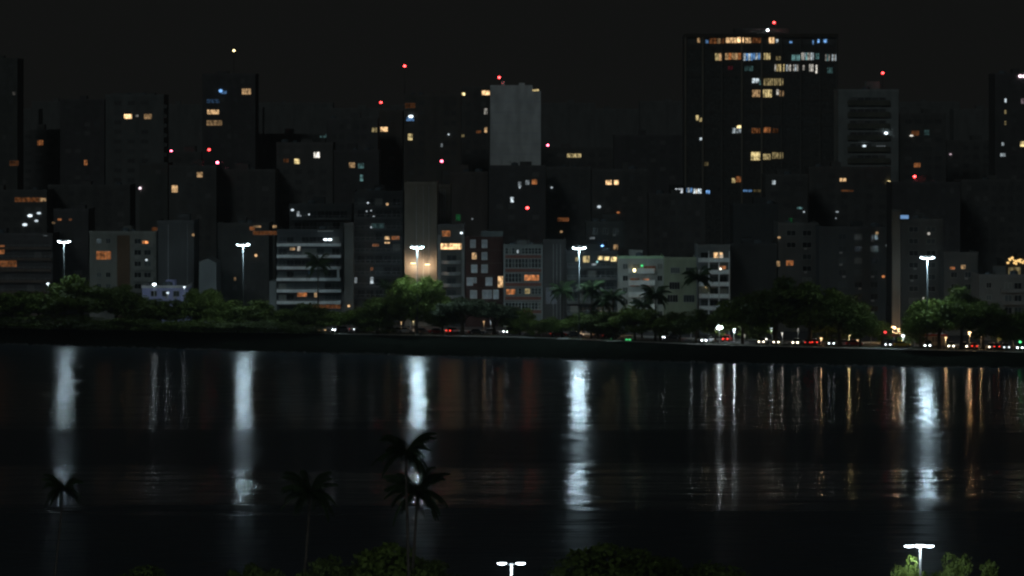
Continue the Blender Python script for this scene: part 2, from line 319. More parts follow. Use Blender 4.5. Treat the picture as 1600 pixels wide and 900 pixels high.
# --- lakeside row
B('terraced_apartment_building', 'terraced block with amber-lit floors at far left lakeside', -60, 82, 368, D(20)+8, (.13,.11,.10), k='balc', w=[(-5, 78)], bx=(-20, 80), st=.5, sc=(.22,.18,.15), pr=1.4)
B('apartment_building', 'black block behind the first lakeside mast', 84, 138, 330, D(110)+30, (.06,.06,.065), w=[(90, 134)])
B('apartment_building', 'beige block with a brown centre strip and small balconies', 140, 244, 365, D(190), (.32,.33,.29), w=[(146, 178)], bx=(206, 241), k='balc', w2=[(206, 240)], st=.95, sc=(.30,.31,.28), pr=1.0, band=(183, 203, (.20,.13,.08)))
B('apartment_building', 'plain grey party wall right of the beige balcony block', 246, 303, 348, D(275)+6, (.18,.19,.19), w=[], k='blank')
B('outbuilding', 'long low white building with bright lamps among the left trees', 222, 292, 450, D(255)-14, (.55,.58,.62), w=[(230, 286)], fh=2.6)
B('apartment_building', 'small pale gabled end wall left of the second mast', 311, 338, 404, D(325), (.34,.38,.38), w=[], k='gable')
B('apartment_building', 'black block with faint amber rooms left of the white-banded block', 340, 420, 352, D(390)+26, (.18,.185,.175), w=[(345, 418)])
B('apartment_building', 'block with long white balcony bands and a roof terrace', 433, 536, 362, D(485), (.10,.11,.115), k='balc', w=[(434, 532)], bx=(433, 533), fh=3.13, st=.62, sc=(.70,.75,.75), pr=2.2, roof=(454, 545, 340), frame5=True)
B('apartment_building', 'penthouse block above the white balcony bands', 452, 550, 322, D(485)+22, (.11,.12,.12), k='balc', w=[(458, 545)], bx=(454, 548), st=.5, sc=(.17,.19,.19), pr=1.0)
B('apartment_building', 'dark grey-framed block right of the white balcony bands', 538, 552, 352, D(545)-2, (.17,.19,.185), w=[])
B('apartment_building', 'dark glazed block with scattered white spark-like lamps', 553, 630, 302, D(590)+4, (.075,.08,.08), k='balc', w=[(556, 628)], bx=(554, 628), st=.4, sc=(.12,.13,.13), pr=.8)
B('apartment_building', 'tall blank brown end wall behind the third mast', 632, 683, 288, D(657), (.30,.27,.22), w=[], k='blank')
B('apartment_building', 'brown wing set back beside the tall blank wall', 684, 704, 292, D(690)+22, (.24,.21,.17), w=[], k='blank')
B('apartment_building', 'crescent-balconied block with one wide bright room', 684, 726, 354, D(705), (.13,.14,.14), k='curve', w=[(689, 722)], st=.8, sc=(.34,.36,.35))
B('brick_apartment_building', 'dark red brick block with white shuttered windows', 727, 786, 374, D(757), (.085,.042,.036), k='shut', w=[], shutters=True, roof=(752, 787, 374))
B('modernist_apartment_building', 'white-gridded block with brick spandrels and lit ribbons', 787, 848, 386, D(817), (.25,.29,.28), k='ribbon', w=[(790, 846)])
B('apartment_building', 'blank charcoal side wall right of the gridded block', 849, 884, 378, D(866)+3, (.13,.13,.125), w=[], k='blank', panel=(853, 870, 449, 475))
B('apartment_building', 'dark block with a yellow-lit strip of top windows behind palms', 885, 965, 396, D(925), (.10,.11,.11), k='balc', w=[(888, 962)], bx=(886, 964), st=.55, sc=(.20,.22,.22), pr=1.5)
B('apartment_building', 'grey penthouse set back above the yellow-lit strip', 916, 975, 350, D(945)+24, (.12,.13,.12), w=[(920, 972)])
B('apartment_building', 'pale grey block with a bright amber balcony lamp', 966, 1037, 404, D(1000), (.50,.54,.50), k='balc', w=[(970, 984), (1026, 1036)], w2=[(984, 1022)], bx=(982, 1023), st=1.15, sc=(.62,.66,.63), pr=1.1)
B('apartment_building', 'yellow-green plastered block with few small windows', 1038, 1089, 406, D(1064)+2, (.34,.39,.27), w=[], sparse=[(1046, 441, 16, 11), (1043, 461, 16, 11), (1068, 461, 17, 11), (1048, 418, 14, 9), (1072, 418, 12, 9)])
B('apartment_building', 'white balcony-grid block left of the big dark trees', 1090, 1141, 386, D(1115), (.20,.22,.22), k='balc', w=[(1092, 1139)], bx=(1091, 1140), st=.9, sc=(.68,.74,.74), pr=1.4, cols=[1107, 1123, 1139])
B('apartment_building', 'wide dark grey block above the big dark trees', 1142, 1214, 384, D(1180)+16, (.10,.11,.11), w=[])
B('apartment_building', 'dark block with a pair of small amber windows', 1216, 1279, 352, D(1250)+20, (.18,.185,.175), w=[(1222, 1275)])
B('apartment_building', 'dark slate block with blank left corner above the trees', 1280, 1384, 358, D(1330)+14, (.10,.105,.11), w=[(1302, 1380)])
B('apartment_building', 'dark block carrying a blue illuminated roof sign', 1408, 1473, 346, D(1435)+24, (.18,.185,.175), w=[(1412, 1470)])
B('apartment_building', 'dark block with two weak amber windows left of the gold-lit roof', 1475, 1528, 398, D(1500)+16, (.18,.185,.175), w=[(1478, 1525)])
B('apartment_building', 'pale grey low apartment block at the right frame edge', 1530, 1640, 433, D(1570)+2, (.22,.23,.22), k='balc', w=[(1534, 1556)], w2=[(1566, 1630)], bx=(1563, 1634), st=.8, sc=(.26,.27,.26), pr=1.2)
B('apartment_building', 'dark block topped by a scribble of gold festoon lights', 1571, 1640, 410, D(1600)+16, (.10,.10,.09), w=[(1600, 1636)], festoon=True)

for i, (x0, x1, y) in enumerate([(-60,60,172),(50,130,160),(120,240,176),(225,330,165),(318,410,170),(395,520,162),(500,620,171),(610,770,166),(750,860,174),(842,930,163),(915,1010,172),(1000,1080,160),(1060,1320,174),(1300,1420,168),(1405,1500,161),(1490,1580,172),(1570,1680,165)]):
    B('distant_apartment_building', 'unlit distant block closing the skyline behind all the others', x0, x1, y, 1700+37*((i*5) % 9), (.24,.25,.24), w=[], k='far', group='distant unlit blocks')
# every lit room goes to the nearest building whose front it lies on
for l in L_:
    best = None
    for b in BLD:
        if b['x0'] - 1 <= l['x'] <= b['x1'] + 1 and l['y'] > b['y'] - 3 and (best is None or b['d'] < best['d']): best = b
    if best and best.get('k') != 'far': best.setdefault('lits', []).append(l); l['used'] = True
BEACONS = [(365,79,'Y',3,1),(632,103,'R',6,1),(780,121,'R',6,1),(595,160,'R',4,1),(267,236,'K',6,1),(326,234,'R',4,1),(339,254,'K',8,1),(402,187,'K',8,1),
           (690,252,'K',5,1),(856,227,'K',6,1),(824,325,'R',6,1),(1380,114,'R',5,1),(1430,276,'R',6,1),(1210,35,'R',6,1),(1200,47,'C',6,1)]
for q in BEACONS:
    best = None
    for b in BLD:
        if b.get('k') != 'far' and b['x0'] <= q[0] <= b['x1'] and b['y'] > q[1] and (best is None or b['y'] - q[1] < best['y'] - q[1]): best = b
    best.setdefault('beacons', []).append(q)

WM = {}
def winmesh(w, h, nx, fm, gm=None, ny=1, proud=.10):
    key = (round(w, 2), round(h, 2), nx, ny, fm.name, gm.name if gm else '')
    if key in WM: return WM[key]
    fr = MB(); t = .07
    fr.box(-w/2-t, w/2+t, -proud, 0, -h/2-t, -h/2); fr.box(-w/2-t, w/2+t, -proud, 0, h/2, h/2+t)
    fr.box(-w/2-t, -w/2, -proud, 0, -h/2, h/2); fr.box(w/2, w/2+t, -proud, 0, -h/2, h/2)
    for i in range(1, nx): x = -w/2 + w*i/nx; fr.box(x-.035, x+.035, -proud+.01, 0, -h/2, h/2)
    for i in range(1, ny): z = -h/2 + h*i/ny; fr.box(-w/2, w/2, -proud+.015, -.035, z-.03, z+.03)
    if gm: fr.box(-w/2, w/2, -.03, -.002, -h/2, h/2, 1)
    me = fr.mesh('window', [fm, gm] if gm else [fm])
    WM[key] = me; return me
PM = {}
def panemesh(w, h, m):
    key = (round(w, 2), round(h, 2), m.name)
    if key not in PM: PM[key] = MB().box(-w/2, w/2, -.03, -.002, -h/2, h/2).mesh('pane', m)
    return PM[key]
ACM = MB().box(-.38, .38, -.42, 0, -.22, .22).mesh('air_conditioner', mat('ac_paint', (.4, .4, .38), .6))
LAMPME = MB().ball((0, 0, 0), 1, 1, 1, 8, 6).mesh('lamp', BULB, True)
SHUT = mat('shutter_paint', (.42, .47, .50), .6, rnd=.25)

def build(b):
    d = b['d']; x0, x1 = b['x0'], b['x1']; xc = (x0+x1)/2; zt = ZW(b['y'], d); Xc = XW(xc, d)
    px = d / F; k = b.get('k', 'win'); h = zt - 3.0; hw = (x1-x0)/2*px; depth = b.get('depth', 16)
    fh = b.get('fh', 3.1)
    root = thing(b['name'], b['label'], 'building', (Xc, d, 3.0), b.get('group'))
    lx = lambda x: (x - xc)*px
    lz = lambda y: ZW(y, d) - 3.0
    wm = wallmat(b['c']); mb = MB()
    if b.get('clip'):
        v = [(-hw, 0), (hw, 0), (hw, h-1.9), (hw-2.4, h-1.7), (hw-2.6, h), (-hw, h)]
        n = len(v); mb.v = [(a, 0, c) for a, c in v] + [(a, depth, c) for a, c in v]
        mb.f = [tuple(range(n)), tuple(range(2*n-1, n-1, -1))] + [(i, (i+1) % n, n+(i+1) % n, n+i)[::-1] for i in range(n)]; mb.m = [0]*len(mb.f)
    elif k == 'gable':
        v = [(-hw, 0), (hw, 0), (hw, h-1.2), (0, h), (-hw, h-1)]
        n = 5; mb.v = [(a, 0, c) for a, c in v] + [(a, depth, c) for a, c in v]
        mb.f = [tuple(range(n)), tuple(range(2*n-1, n-1, -1))] + [(i, (i+1) % n, n+(i+1) % n, n+i)[::-1] for i in range(n)]; mb.m = [0]*len(mb.f)
    else: mb.box(-hw, hw, 0, depth, 0, h)
    mb.obj('wall', wm, root)
    capm = wallmat(tuple(min(.6, v*1.15+.01) for v in b['c']))
    if k not in ('gable',) and not b.get('clip') and k != 'tower':
        MB().box(-hw-.08, hw+.08, -.1, .25, h, h+.7).box(-hw-.08, -hw+.17, .25, depth, h, h+.7).box(hw-.17, hw+.08, .25, depth, h, h+.7).obj('parapet', capm, root)
        if not b.get('roof') and hw > 4.5:
            r = random.Random(int(x0)); a = r.uniform(-hw*.5, hw*.1); ww = r.uniform(2.2, 4)
            MB().box(a, a+ww, 4, 9, h, h+r.uniform(1.6, 2.6)).obj('roof_tank_room', wm, root)
    if b.get('roof') and not b.get('frame5'):
        r0, r1, ry = b['roof']; MB().box(lx(r0), lx(r1), 3, 10, h, max(h+.8, lz(ry))).obj('roof_tank_room', wm, root)
    rt = random.Random(int(x0*3+d))
    if k in ('win', 'balc', 'notch', 'ribbon') and d < 1200 and hw > 5:
        for j in range(rt.choice((1, 2, 2))):
            q = rt.uniform(.7, 1.1); X = rt.uniform(-hw+2, hw-2); MB().tube([(X, 2.2, h), (X, 2.2, h+q*1.3)], q, 10).tube([(X, 2.2, h+q*1.3), (X, 2.2, h+q*1.55)], [q*.98, .2], 10).obj('water_tank', wallmat((.20, .25, .28)), root)
        X = rt.uniform(-hw+1, hw-1); MB().tube([(X, 1.2, h), (X, 1.2, h+rt.uniform(2, 4.5))], .05, 5).box(X-.7, X+.7, 1.17, 1.23, h+1.6, h+1.66).obj('antenna', DARKM, root)
    # ---- lit rooms
    lits = b.get('lits', []); taken = []
    for l in lits:
        X, Z = lx(l['x']), lz(l['y']); ww, hh = l['w']*px, l['h']*px; c = COLR[l['c']]
        yy = -.02
        if k == 'curve' : yy = -.02
        if l['k'] == 'w':
            taken.append((X-ww/2-.3, X+ww/2+.3, Z-hh/2-.5, Z+hh/2+.5))
            nx = max(1, int(round(ww/1.15))); ny = 2 if hh > 1.5 else 1
            w_ = link('window', winmesh(ww, hh, nx, FRAMED if k == 'tower' else FRAME, ny=ny), root, (X, yy, Z))
            link('lit_pane', panemesh(ww, hh, LIT), w_, (0, 0, 0), color=(*c, l['s']*.105))
        else:
            pr = b.get('pr', 0) if k == 'balc' else 0
            yl = -.35 - (pr*.6 if l['s'] > 1 else 0)
            o = link('wall_lamp', LAMPME, root, (X, yl, Z), color=(*c, l['s']*.12)); o.scale = (ww*.42, .25, hh*.42)
            br = MB().box(-.05, .05, 0, -yl-.01, -.04, .04).obj('bracket', DARKM, root, (X, yl+.0, Z+hh*.42+.02))
    def free(X, Z, w, hh): return all(X+w/2 < t[0] or X-w/2 > t[1] or Z+hh/2 < t[2] or Z-hh/2 > t[3] for t in taken)
    far = d > 1000
    nfl = int(h / fh)
    ymax = 505
    rr = random.Random(int(x0*7+b['y']))
    def rows():
        for i in range(nfl):
            zf = h - .55 - (i+1)*fh
            if 3.0+zf < ZW(ymax, d): break
            yield i, zf
    count = [0]
    def winrow(ranges, zf, w=1.5, hh=1.35, gap=1.35, sill=.95, fm=FRAME):
        for a, c in ranges:
            A, Cc = lx(a)+.3, lx(c)-.3; n = max(1, int((Cc-A+gap)/(w+gap))); 
            if Cc-A < w*.8: continue
            st = (Cc-A-n*w)/max(1, n)
            for j in range(n):
                X = A + st/2 + j*(w+st) + w/2; Z = zf+sill+hh/2
                if count[0] < 290 and free(X, Z, w, hh):
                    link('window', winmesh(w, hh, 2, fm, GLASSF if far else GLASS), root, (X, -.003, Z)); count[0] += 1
                    if d < 1000 and k != 'balc' and rr.random() < .3: link('air_conditioner', ACM, root, (X+rr.choice((-.4, .4)), -.003, Z-hh/2-.33))
    st_ = rr.choice([(1.5, 1.35, 1.4), (1.9, 1.4, 1.6), (1.3, 1.5, 1.1), (2.3, 1.3, 1.3)])
    if k in ('win', 'notch'):
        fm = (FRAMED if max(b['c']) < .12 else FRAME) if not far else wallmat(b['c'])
        for i, zf in rows(): winrow(b['w'], zf, st_[0], st_[1], st_[2], fm=fm)
    if k == 'notch':
        for i, zf in rows():
            MB().box(0, .95, .2, 4, 0, 1.2).obj('balcony', wm, root, (hw, 0, zf-.1))
    if k == 'balc':
        sm = wallmat(b['sc']); bx = b['bx']; A, Cc = lx(bx[0]), lx(bx[1]); pr = b['pr']; st = b['st']
        slab = MB().box(A, Cc, -pr, -.002, -.22, 0).box(A, Cc, -pr, -pr+.14, 0, st)
        slab.box(A, A+.12, -pr+.14, -.002, 0, st); slab.box(Cc-.12, Cc, -pr+.14, -.002, 0, st)
        me = slab.mesh('balcony', sm)
        rail = MB(); 
        if st < .75:
            rail.box(A, Cc, -pr+.03, -pr+.07, 1.0, 1.05)
            n = max(2, int((Cc-A)/1.4))
            for j in range(n+1): X = A+.03+(Cc-A-.06)*j/n; rail.box(X-.025, X+.025, -pr+.035, -pr+.065, st, 1.0)
            rme = rail.mesh('railing', METAL)
        for i, zf in rows():
            ba = link('balcony', me, root, (0, 0, zf))
            if st < .75: link('railing', rme, ba)
            if b.get('w2'):
                winrow(b['w'], zf, 1.2, 1.3, 1.0); winrow(b['w2'], zf, 1.8, 2.1, .5, sill=.1)
            else: winrow(b['w'], zf, 1.9, 2.15, .16, sill=.08, fm=FRAMED)
        for c in b.get('cols', []):
            MB().box(-.14, .14, -pr-.06, -pr+.0, 0, h-1).obj('column', sm, root, (lx(c), 0, 0))
    if k == 'curve':
        sm = wallmat(b['sc'])
        n = 12; A, Cc = -hw+.9, hw-.9; mb2 = MB()
        P = [(A+(Cc-A)*i/n, -.3-1.7*math.sin(math.pi*i/n)) for i in range(n+1)]
        for i in range(n):
            (xa, ya), (xb, yb) = P[i], P[i+1]
            mb2.quad((xa, ya, -.15), (xb, yb, -.15), (xb, yb, b['st']), (xa, ya, b['st']))
            mb2.quad((xa, ya, b['st']), (xb, yb, b['st']), (xb, yb+.15, b['st']), (xa, ya+.15, b['st']))
            mb2.quad((xa, ya, -.15), (xa, 0, -.15), (xb, 0, -.15), (xb, yb, -.15))
        me = mb2.mesh('balcony', sm)
        for i, zf in rows():
            if i > 1: link('balcony', me, root, (0, -.003, zf))
            winrow(b['w'], zf, 2.4, 2.0, .4, sill=.15, fm=FRAMED)
        for sx in (-1, 1): MB().box(-.4, .4, -.5, -.003, 0, h-2.2).obj('pier', wallmat((.36,.38,.37)), root, (sx*(hw-.42), 0, 0))
    if k == 'shut':
        for (x, y, w, hh, n) in [(739,381,8,12,1),(757,381,8,12,1),(757,400,8,11,1),(741,420,9,12,1),(757,420,9,12,1),(734,440,9,12,1),(742,438,5,8,1),(764,440,10,12,1),(740,460,10,12,1),(761,460,14,13,2),(775,460,8,14,1),(737,480,9,12,1),(760,480,13,12,2)]:
            if free(lx(x), lz(y), w*px, hh*px): link('shuttered_window', winmesh(w*px, hh*px, n, WHITE, SHUT, ny=1), root, (lx(x), -.003, lz(y)))
        for y in (391, 411, 431, 450, 470): MB().box(-hw, hw, -.12, -.002, -.12, .12).obj('floor_band', wallmat((.12,.09,.08)), root, (0, 0, lz(y)))
        MB().box(lx(752), lx(787)-.1, -.05, 3, 0, 2.2).obj('penthouse_wall', wallmat((.20,.25,.25)), root, (0, 0.3, h-.02))
    if k == 'ribbon':
        brick = mat('brick_spandrel', (.20,.075,.055), .9, noise=.2, scale=2)
        ys = [(392,9),(411,14),(434,13),(455,9),(478,10)]
        for y, hh in ys:
            n = 11; w = (2*hw-.8)/n
            for j in range(n):
                X = -hw+.4+w*(j+.5)
                if free(X, lz(y), w*.8, .5): link('window', winmesh(w-.12, hh*px, 1, mat('cream_frame', (.45,.52,.50), .6), GLASS, ny=2, proud=.16), root, (X, -.003, lz(y)))
        for y in (401, 422.5, 444.5, 466, 487):
            MB().box(-hw+.3, hw-.3, -.12, -.002, -.42, .42).obj('brick_spandrel', brick, root, (0, 0, lz(y)))
            MB().box(-hw, hw, -.3, -.125, .46, .62).box(-hw, hw, -.3, -.125, -.62, -.46).obj('floor_ledge', wallmat((.40,.45,.44)), root, (0, 0, lz(y)))
        for y in (448.5, 470):
            n = 12
            for j in range(n): MB().box(-.28, .28, -.2, -.13, -.22, .22).obj('vent_block', FRAMED, root, (-hw+.9+(2*hw-1.8)*j/(n-1), -.0, lz(y)-.05)) if False else None
        for sx in (-1, 1): MB().box(-.2, .2, -.36, -.31, 0, h).obj('pier', wallmat((.42,.46,.45)), root, (sx*(hw-.2), 0, 0))
    if b.get('sparse'):
        for (x, y, w, hh) in b['sparse']:
            link('window', winmesh(w*px, hh*px, 4, FRAME, GLASS, ny=1), root, (lx(x+w/2), -.003, lz(y+hh/2)))
    if b.get('band'):
        a, c, cc = b['band']; MB().box(lx(a), lx(c), -.15, -.002, 0, h-.5).obj('wall_band', wallmat(cc), root)
    if b.get('panel'):
        a, c, y0, y1 = b['panel']; MB().box(lx(a), lx(c), -.12, -.002, lz(y1), lz(y0)).obj('wall_panel', wallmat((.36,.38,.42)), root)
        MB().box(-hw, hw, -.4, -.002, -.15, .15).obj('floor_ledge', wallmat((.2,.2,.19)), root, (0, 0, lz(445)))
    if b.get('frame5'):
        sm = wallmat(b['sc'])
        MB().box(-.35, .35, -2.3, -2.21, lz(437), lz(416)).obj('frame_post', sm, root, (lx(529), 0, 0))
        MB().box(lx(421), lx(432), -1, 8, 0, lz(439)).obj('garage_wing', wallmat((.30,.33,.33)), root)
        MB().box(lx(497), lx(521), -2.0, -.1, h+.1, h+.35).obj('terrace_canopy', WHITE, root)
        MB().box(lx(534), lx(549), -1.2, -.05, 0, lz(455)).obj('stair_wall', wallmat((.30,.32,.32)), root)
    if k == 'blank' and not b.get('clip'):
        r = random.Random(int(x0)+3)
        for j in range(3):
            X = r.uniform(-hw+.5, hw-.5); MB().tube([(X, -.1, 2), (X, -.1, h-.5)], .06, 6).obj('drain_pipe', METAL, root)
    if b.get('clip'):
        for j in range(1, 7): MB().box(-hw+.02, hw-.02, -.035, -.001, -.03, .03).obj('joint_strip', wallmat((.5,.58,.62)), root, (0, 0, h-1.9-j*3.3))
        MB().box(-.5, .5, 2, 3, 0, 1.2).obj('roof_vent', wm, root, (-hw+4, 0, h)); MB().box(-.9, .9, 2, 4, 0, .7).obj('roof_vent', wm, root, (2, 0, h))
    if b.get('festoon'):
        r = random.Random(5); x = 1574
        wire = []
        while x < 1600:
            y = 410 - 6*abs(math.sin((x-1574)*.22)) * (1.0 if x < 1584 else .35) + r.uniform(-2.5, 2.5)
            o = link('festoon_bulb', LAMPME, root, (lx(x), -.3, lz(y)), color=(1, .62, .22, .14)); q = r.uniform(.14, .30); o.scale = (q, q*.6, q)
            wire.append((lx(x), -.3, lz(y)+q)); x += r.uniform(.7, 1.4)
        MB().tube(wire, .02, 4).obj('festoon_wire', DARKM, root)
        MB().tube([(lx(1580), -.3, h+.2), (lx(1580), -.3, h+1.6)], .04, 5).tube([(lx(1595), -.3, h+.2), (lx(1595), -.3, h+1.0)], .04, 5).obj('festoon_pole', DARKM, root)
    if k == 'tower':
        fl = 3.66; bay = 7.0
        g = MB(); nf = int((h-6)/fl)
        g.box(-hw+.3, hw-.3, -.06, -.004, 4, h-3)
        o = g.obj('curtain_glazing', mat('tower_glazing', (.09,.095,.09), .25, .5, noise=.5, scale=1.2), root)
        mull = MB(); n = int((2*hw)/1.42)
        for j in range(n+1): X = -hw+.4+(2*hw-.8)*j/n; mull.box(X-.035, X+.035, -.16, -.062, 4, h-3)
        o = mull.obj('mullions', FRAMED, root)
        rows_y = [62, 89, 106, 128, 146, 165, 185, 204, 223, 243, 262, 282, 299, 317]
        for a, c in zip(rows_y[:-1], rows_y[1:]):
            y = (a+c)/2; MB().box(-hw+.3, hw-.3, -.24, -.165, -.55, .55).obj('spandrel', wallmat((.14,.14,.13)), root, (0, 0, lz(y)))
        for x in (1071, 1098, 1128, 1159, 1190, 1221, 1251, 1281, 1307):
            strong = x in (1071, 1098, 1159, 1190)
            MB().box(-.28 if strong else -.18, .28 if strong else .18, -.75, -.25, 0, h-.9).obj('pier', wallmat((.34,.32,.26)) if strong else wallmat((.22,.22,.20)), root, (lx(x), 0, 0))
        MB().box(-hw-.1, hw+.1, -.8, 2, -.9, .3).obj('roof_fascia', wallmat((.13,.12,.10)), root, (0, 0, h))
        MB().box(lx(1150), lx(1235), 5, 14, h, h+2.2).obj('roof_plant_room', wm, root)
        r = random.Random(9)
        def panes(xa, xb, y, hh, cs, smin, smax, w=7.0, p=1.0, ph=None):
            x = xa
            while x < xb-1:
                w1 = min(w, xb-x)
                if r.random() < p:
                    c = COLR[r.choice(cs)]; o = link('lit_window', panemesh((w1-.7)*px, hh*px, LIT), root, (lx(x+w1/2), -.245, lz(y)), color=(*c, .078*r.uniform(smin, smax)))
                x += w1
        panes(1089,1094,63,7,'W',.4,.6); panes(1102,1107,65,5,'B',.4,.6); panes(1108,1132,64,8,'OW',.10,.25, w=6); panes(1134,1152,63,8,'WY',.7,1.3,w=6); panes(1152,1162,62,9,'W',3,3.4, w=5)
        panes(1164,1174,63,8,'W',.7,1.5,w=5); panes(1175,1190,63,8,'O',.1,.2,w=5); panes(1201,1210,63,9,'W',1.1,1.6,w=4.5); panes(1212,1216,64,5,'C',1.2,1.6); panes(1233,1238,66,3,'B',.7,.8)
        panes(1269,1271.5,66,7,'B',.8,.9); panes(1277,1282,64,5,'B',2,2.4,w=5); panes(1286,1292,64,5,'B',1.9,2.3,w=6)
        panes(1117,1130,89,11,'YW',.5,.8,w=6); panes(1133,1159,88,10,'WO',.35,.8,w=5); panes(1161,1176,89,11,'BC',.7,1.1,w=4); panes(1176,1190,88,10,'YCB',.5,.9,w=4); panes(1193,1204,88,10,'Y',.6,.9,w=3.6)
        panes(1212,1220,91,6,'Y',.15,.3,w=4); panes(1234,1250,90,9,'T',.25,.6,w=2.7,p=.9); panes(1251,1272,88,11,'TMC',.4,1.0,w=2.6,p=.95); panes(1274,1281,88,9,'T',.1,.3,w=3); panes(1289,1307,90,10,'TMC',.3,1.0,w=2.6,p=.85)
        panes(1163,1177,107,8,'T',.06,.14,w=7); panes(1137,1145,106,6,'K',.04,.06,w=4)
        panes(1210,1226,106,11,'YM',.25,.9,w=2.7,p=.9); panes(1228,1248,106,10,'MC',.3,.9,w=2.7,p=.9); panes(1254,1257,106,8,'M',.5,.6); panes(1264,1271,106,11,'M',.6,1.1,w=2.6); panes(1274,1277,108,13,'M',1.4,1.6,w=3); panes(1292,1302,110,9,'T',.05,.15,w=3)
        panes(1175,1186,126,7,'C',.9,1.6,w=5.5); panes(1186,1189,129,7,'T',.2,.3); panes(1193,1208,128,11,'Y',.25,.5,w=3); panes(1209,1225,128,11,'Y',.3,.6,w=3)
        panes(1175,1188,146,11,'W',.55,.75,w=6.5); panes(1192,1206,146,12,'Y',.7,1.1,w=7); panes(1213,1217,144,8,'M',1.1,1.2,w=4); panes(1217,1225,146,9,'W',.2,.35,w=4)
        panes(1087,1092,184,8,'Y',.7,.8); panes(1092,1097,187,6,'Y',.4,.5,w=5); panes(1144,1160,204,8,'C',.25,.6,w=5); panes(1151,1160,198,4,'Y',2.5,3,w=9); panes(1093,1097,217,4,'C',.9,1)
        panes(1174,1188,204,8,'O',.13,.2,w=7); panes(1193,1204,203,8,'O',.3,.45,w=5.5); panes(1206,1216,204,7,'O',.04,.06,w=5)
        panes(1173,1188,244,13,'Y',.9,1.1,w=15); panes(1192,1205,245,9,'Y',.4,.6,w=6); panes(1206,1224,243,10,'Y',.2,.35,w=6)
        panes(1143,1149,282,7,'Y',.6,.7); panes(1149,1158,280,9,'O',.2,.28,w=9); panes(1100,1107,256,6,'Y',.1,.15,w=3.5)
        panes(1053,1055,298,3,'C',.1,.1)
        panes(1070,1082,297,7,'CB',.3,.7,w=4); panes(1083,1096,299,8,'CM',1.0,1.8,w=3.5); panes(1103,1109,300,5,'B',1.8,2.2,w=6); panes(1161,1175,298,3,'B',.5,.8,w=7); panes(1177,1195,298,4,'Y',.06,.1,w=6)
        MB().tube([(0, 0, 0), (0, 0, 2.2)], .1, 5).obj('antenna', DARKM, root, (lx(1195), 6, h))
    for (x, y, c, s, _) in b.get('beacons', []):
        z0, z1 = h, lz(y); X = lx(x)
        an = MB().tube([(X, 1.5, z0), (X, 1.5, z1-.25)], [.13, .05], 5).obj('antenna', DARKM, root)
        o = link('beacon_lamp', LAMPME, an, (X, 1.5, z1), color=(*COLR[c], s*.22)); o.scale = (.42, .42, .34)
    return root
for b in BLD: build(b)

# podium windows of the office tower seen left of its foot
d = 1146
r_ = thing('podium_building', 'low podium with a bright white window strip left of the office tower foot', 'building', (XW(1060, d), d, 3))
MB().box(XW(1048,d)-XW(1060,d), XW(1069,d)-XW(1060,d), 0, 12, 0, ZW(290,d)-3).obj('wall', wallmat((.07,.07,.07)), r_)
for x in (1057, 1061, 1065):
    w_ = link('window', winmesh(.7, 1.5, 1, FRAMED), r_, (XW(x,d)-XW(1060,d), -.003, ZW(298,d)-3)); link('lit_pane', panemesh(.7, 1.5, LIT), w_, color=(.85,.93,1,.09))

# blue roof sign
p = W3(1411, 339, D(1435)+23)
r_ = thing('roof_sign', 'blank glowing blue oblong sign on a dark rooftop', 'sign', (p.x, p.y, ZW(346, D(1435)+24)))
dz = p.z - r_.location.z
MB().box(-1.5, 1.5, -.2, .2, -.55, .55).obj('sign_box', DARKM, r_, (0, 0, dz))
o = link('sign_face', MB().box(-1.42, 1.42, -.23, -.205, -.48, .48).mesh('sign_face', BULB), r_, (0, 0, dz), color=(.28, .55, 1, .055))
MB().box(-1.1, -1.0, -.1, .1, 0, dz-.55).box(1.0, 1.1, -.1, .1, 0, dz-.55).obj('sign_support', DARKM, r_)
# slender concrete column
d = T(1400)+30
r_ = thing('concrete_column', 'tall slender concrete column rising from warm lamp glow', 'column', (XW(1400, d), d, 3))
zt = ZW(330, d)-3
MB().box(-1.0, 1.0, -1.0, 1.0, 0, zt).obj('shaft', wallmat((.26,.23,.19)), r_)
MB().box(-1.2, 1.2, -1.2, 1.2, zt, zt+.5).obj('capital', wallmat((.2,.2,.18)), r_)
MB().box(-1.6, 1.6, -1.6, 1.6, 0, 1.2).obj('plinth', CONC, r_)
# floodlit wall lamps on the brown end wall
def plight(parent, loc, col, e, r=.25, name='lamp_light'):
    ld = bpy.data.lights.new(name, 'POINT'); ld.energy = e; ld.color = col; ld.shadow_soft_size = r
    o = bpy.data.objects.new(name, ld); COL.objects.link(o); o.parent = parent; o.location = loc; return o
d = D(657)
for (x, y, lab, c) in [(646, 411, 'warm floodlight on the brown end wall, left of the pair', (1, .70, .46)), (668, 413, 'warm floodlight on the brown end wall, right of the pair', (1, .70, .46))]:
    r_ = thing('wall_floodlight', lab, 'floodlight', (XW(x, d), d, ZW(y, d)), 'floodlights on the end wall')
    MB().box(-.06, .06, -1.7, -.004, -.05, .05).obj('arm', DARKM, r_)
    MB().box(-.7, .7, -2.2, -1.7, -.1, .25).obj('housing', METAL, r_)
    o = link('lens', MB().box(-.65, .65, -2.24, -2.205, -.12, .2).mesh('lens', BULB), r_, color=(1, .75, .45, .3)); 
    o = link('lens', MB().box(-.6, .6, -2.15, -1.75, -.16, -.105).mesh('lens', BULB), r_, color=(1, .75, .45, .3))
    plight(r_, (0, -1.9, -.6), c, 760, .15)

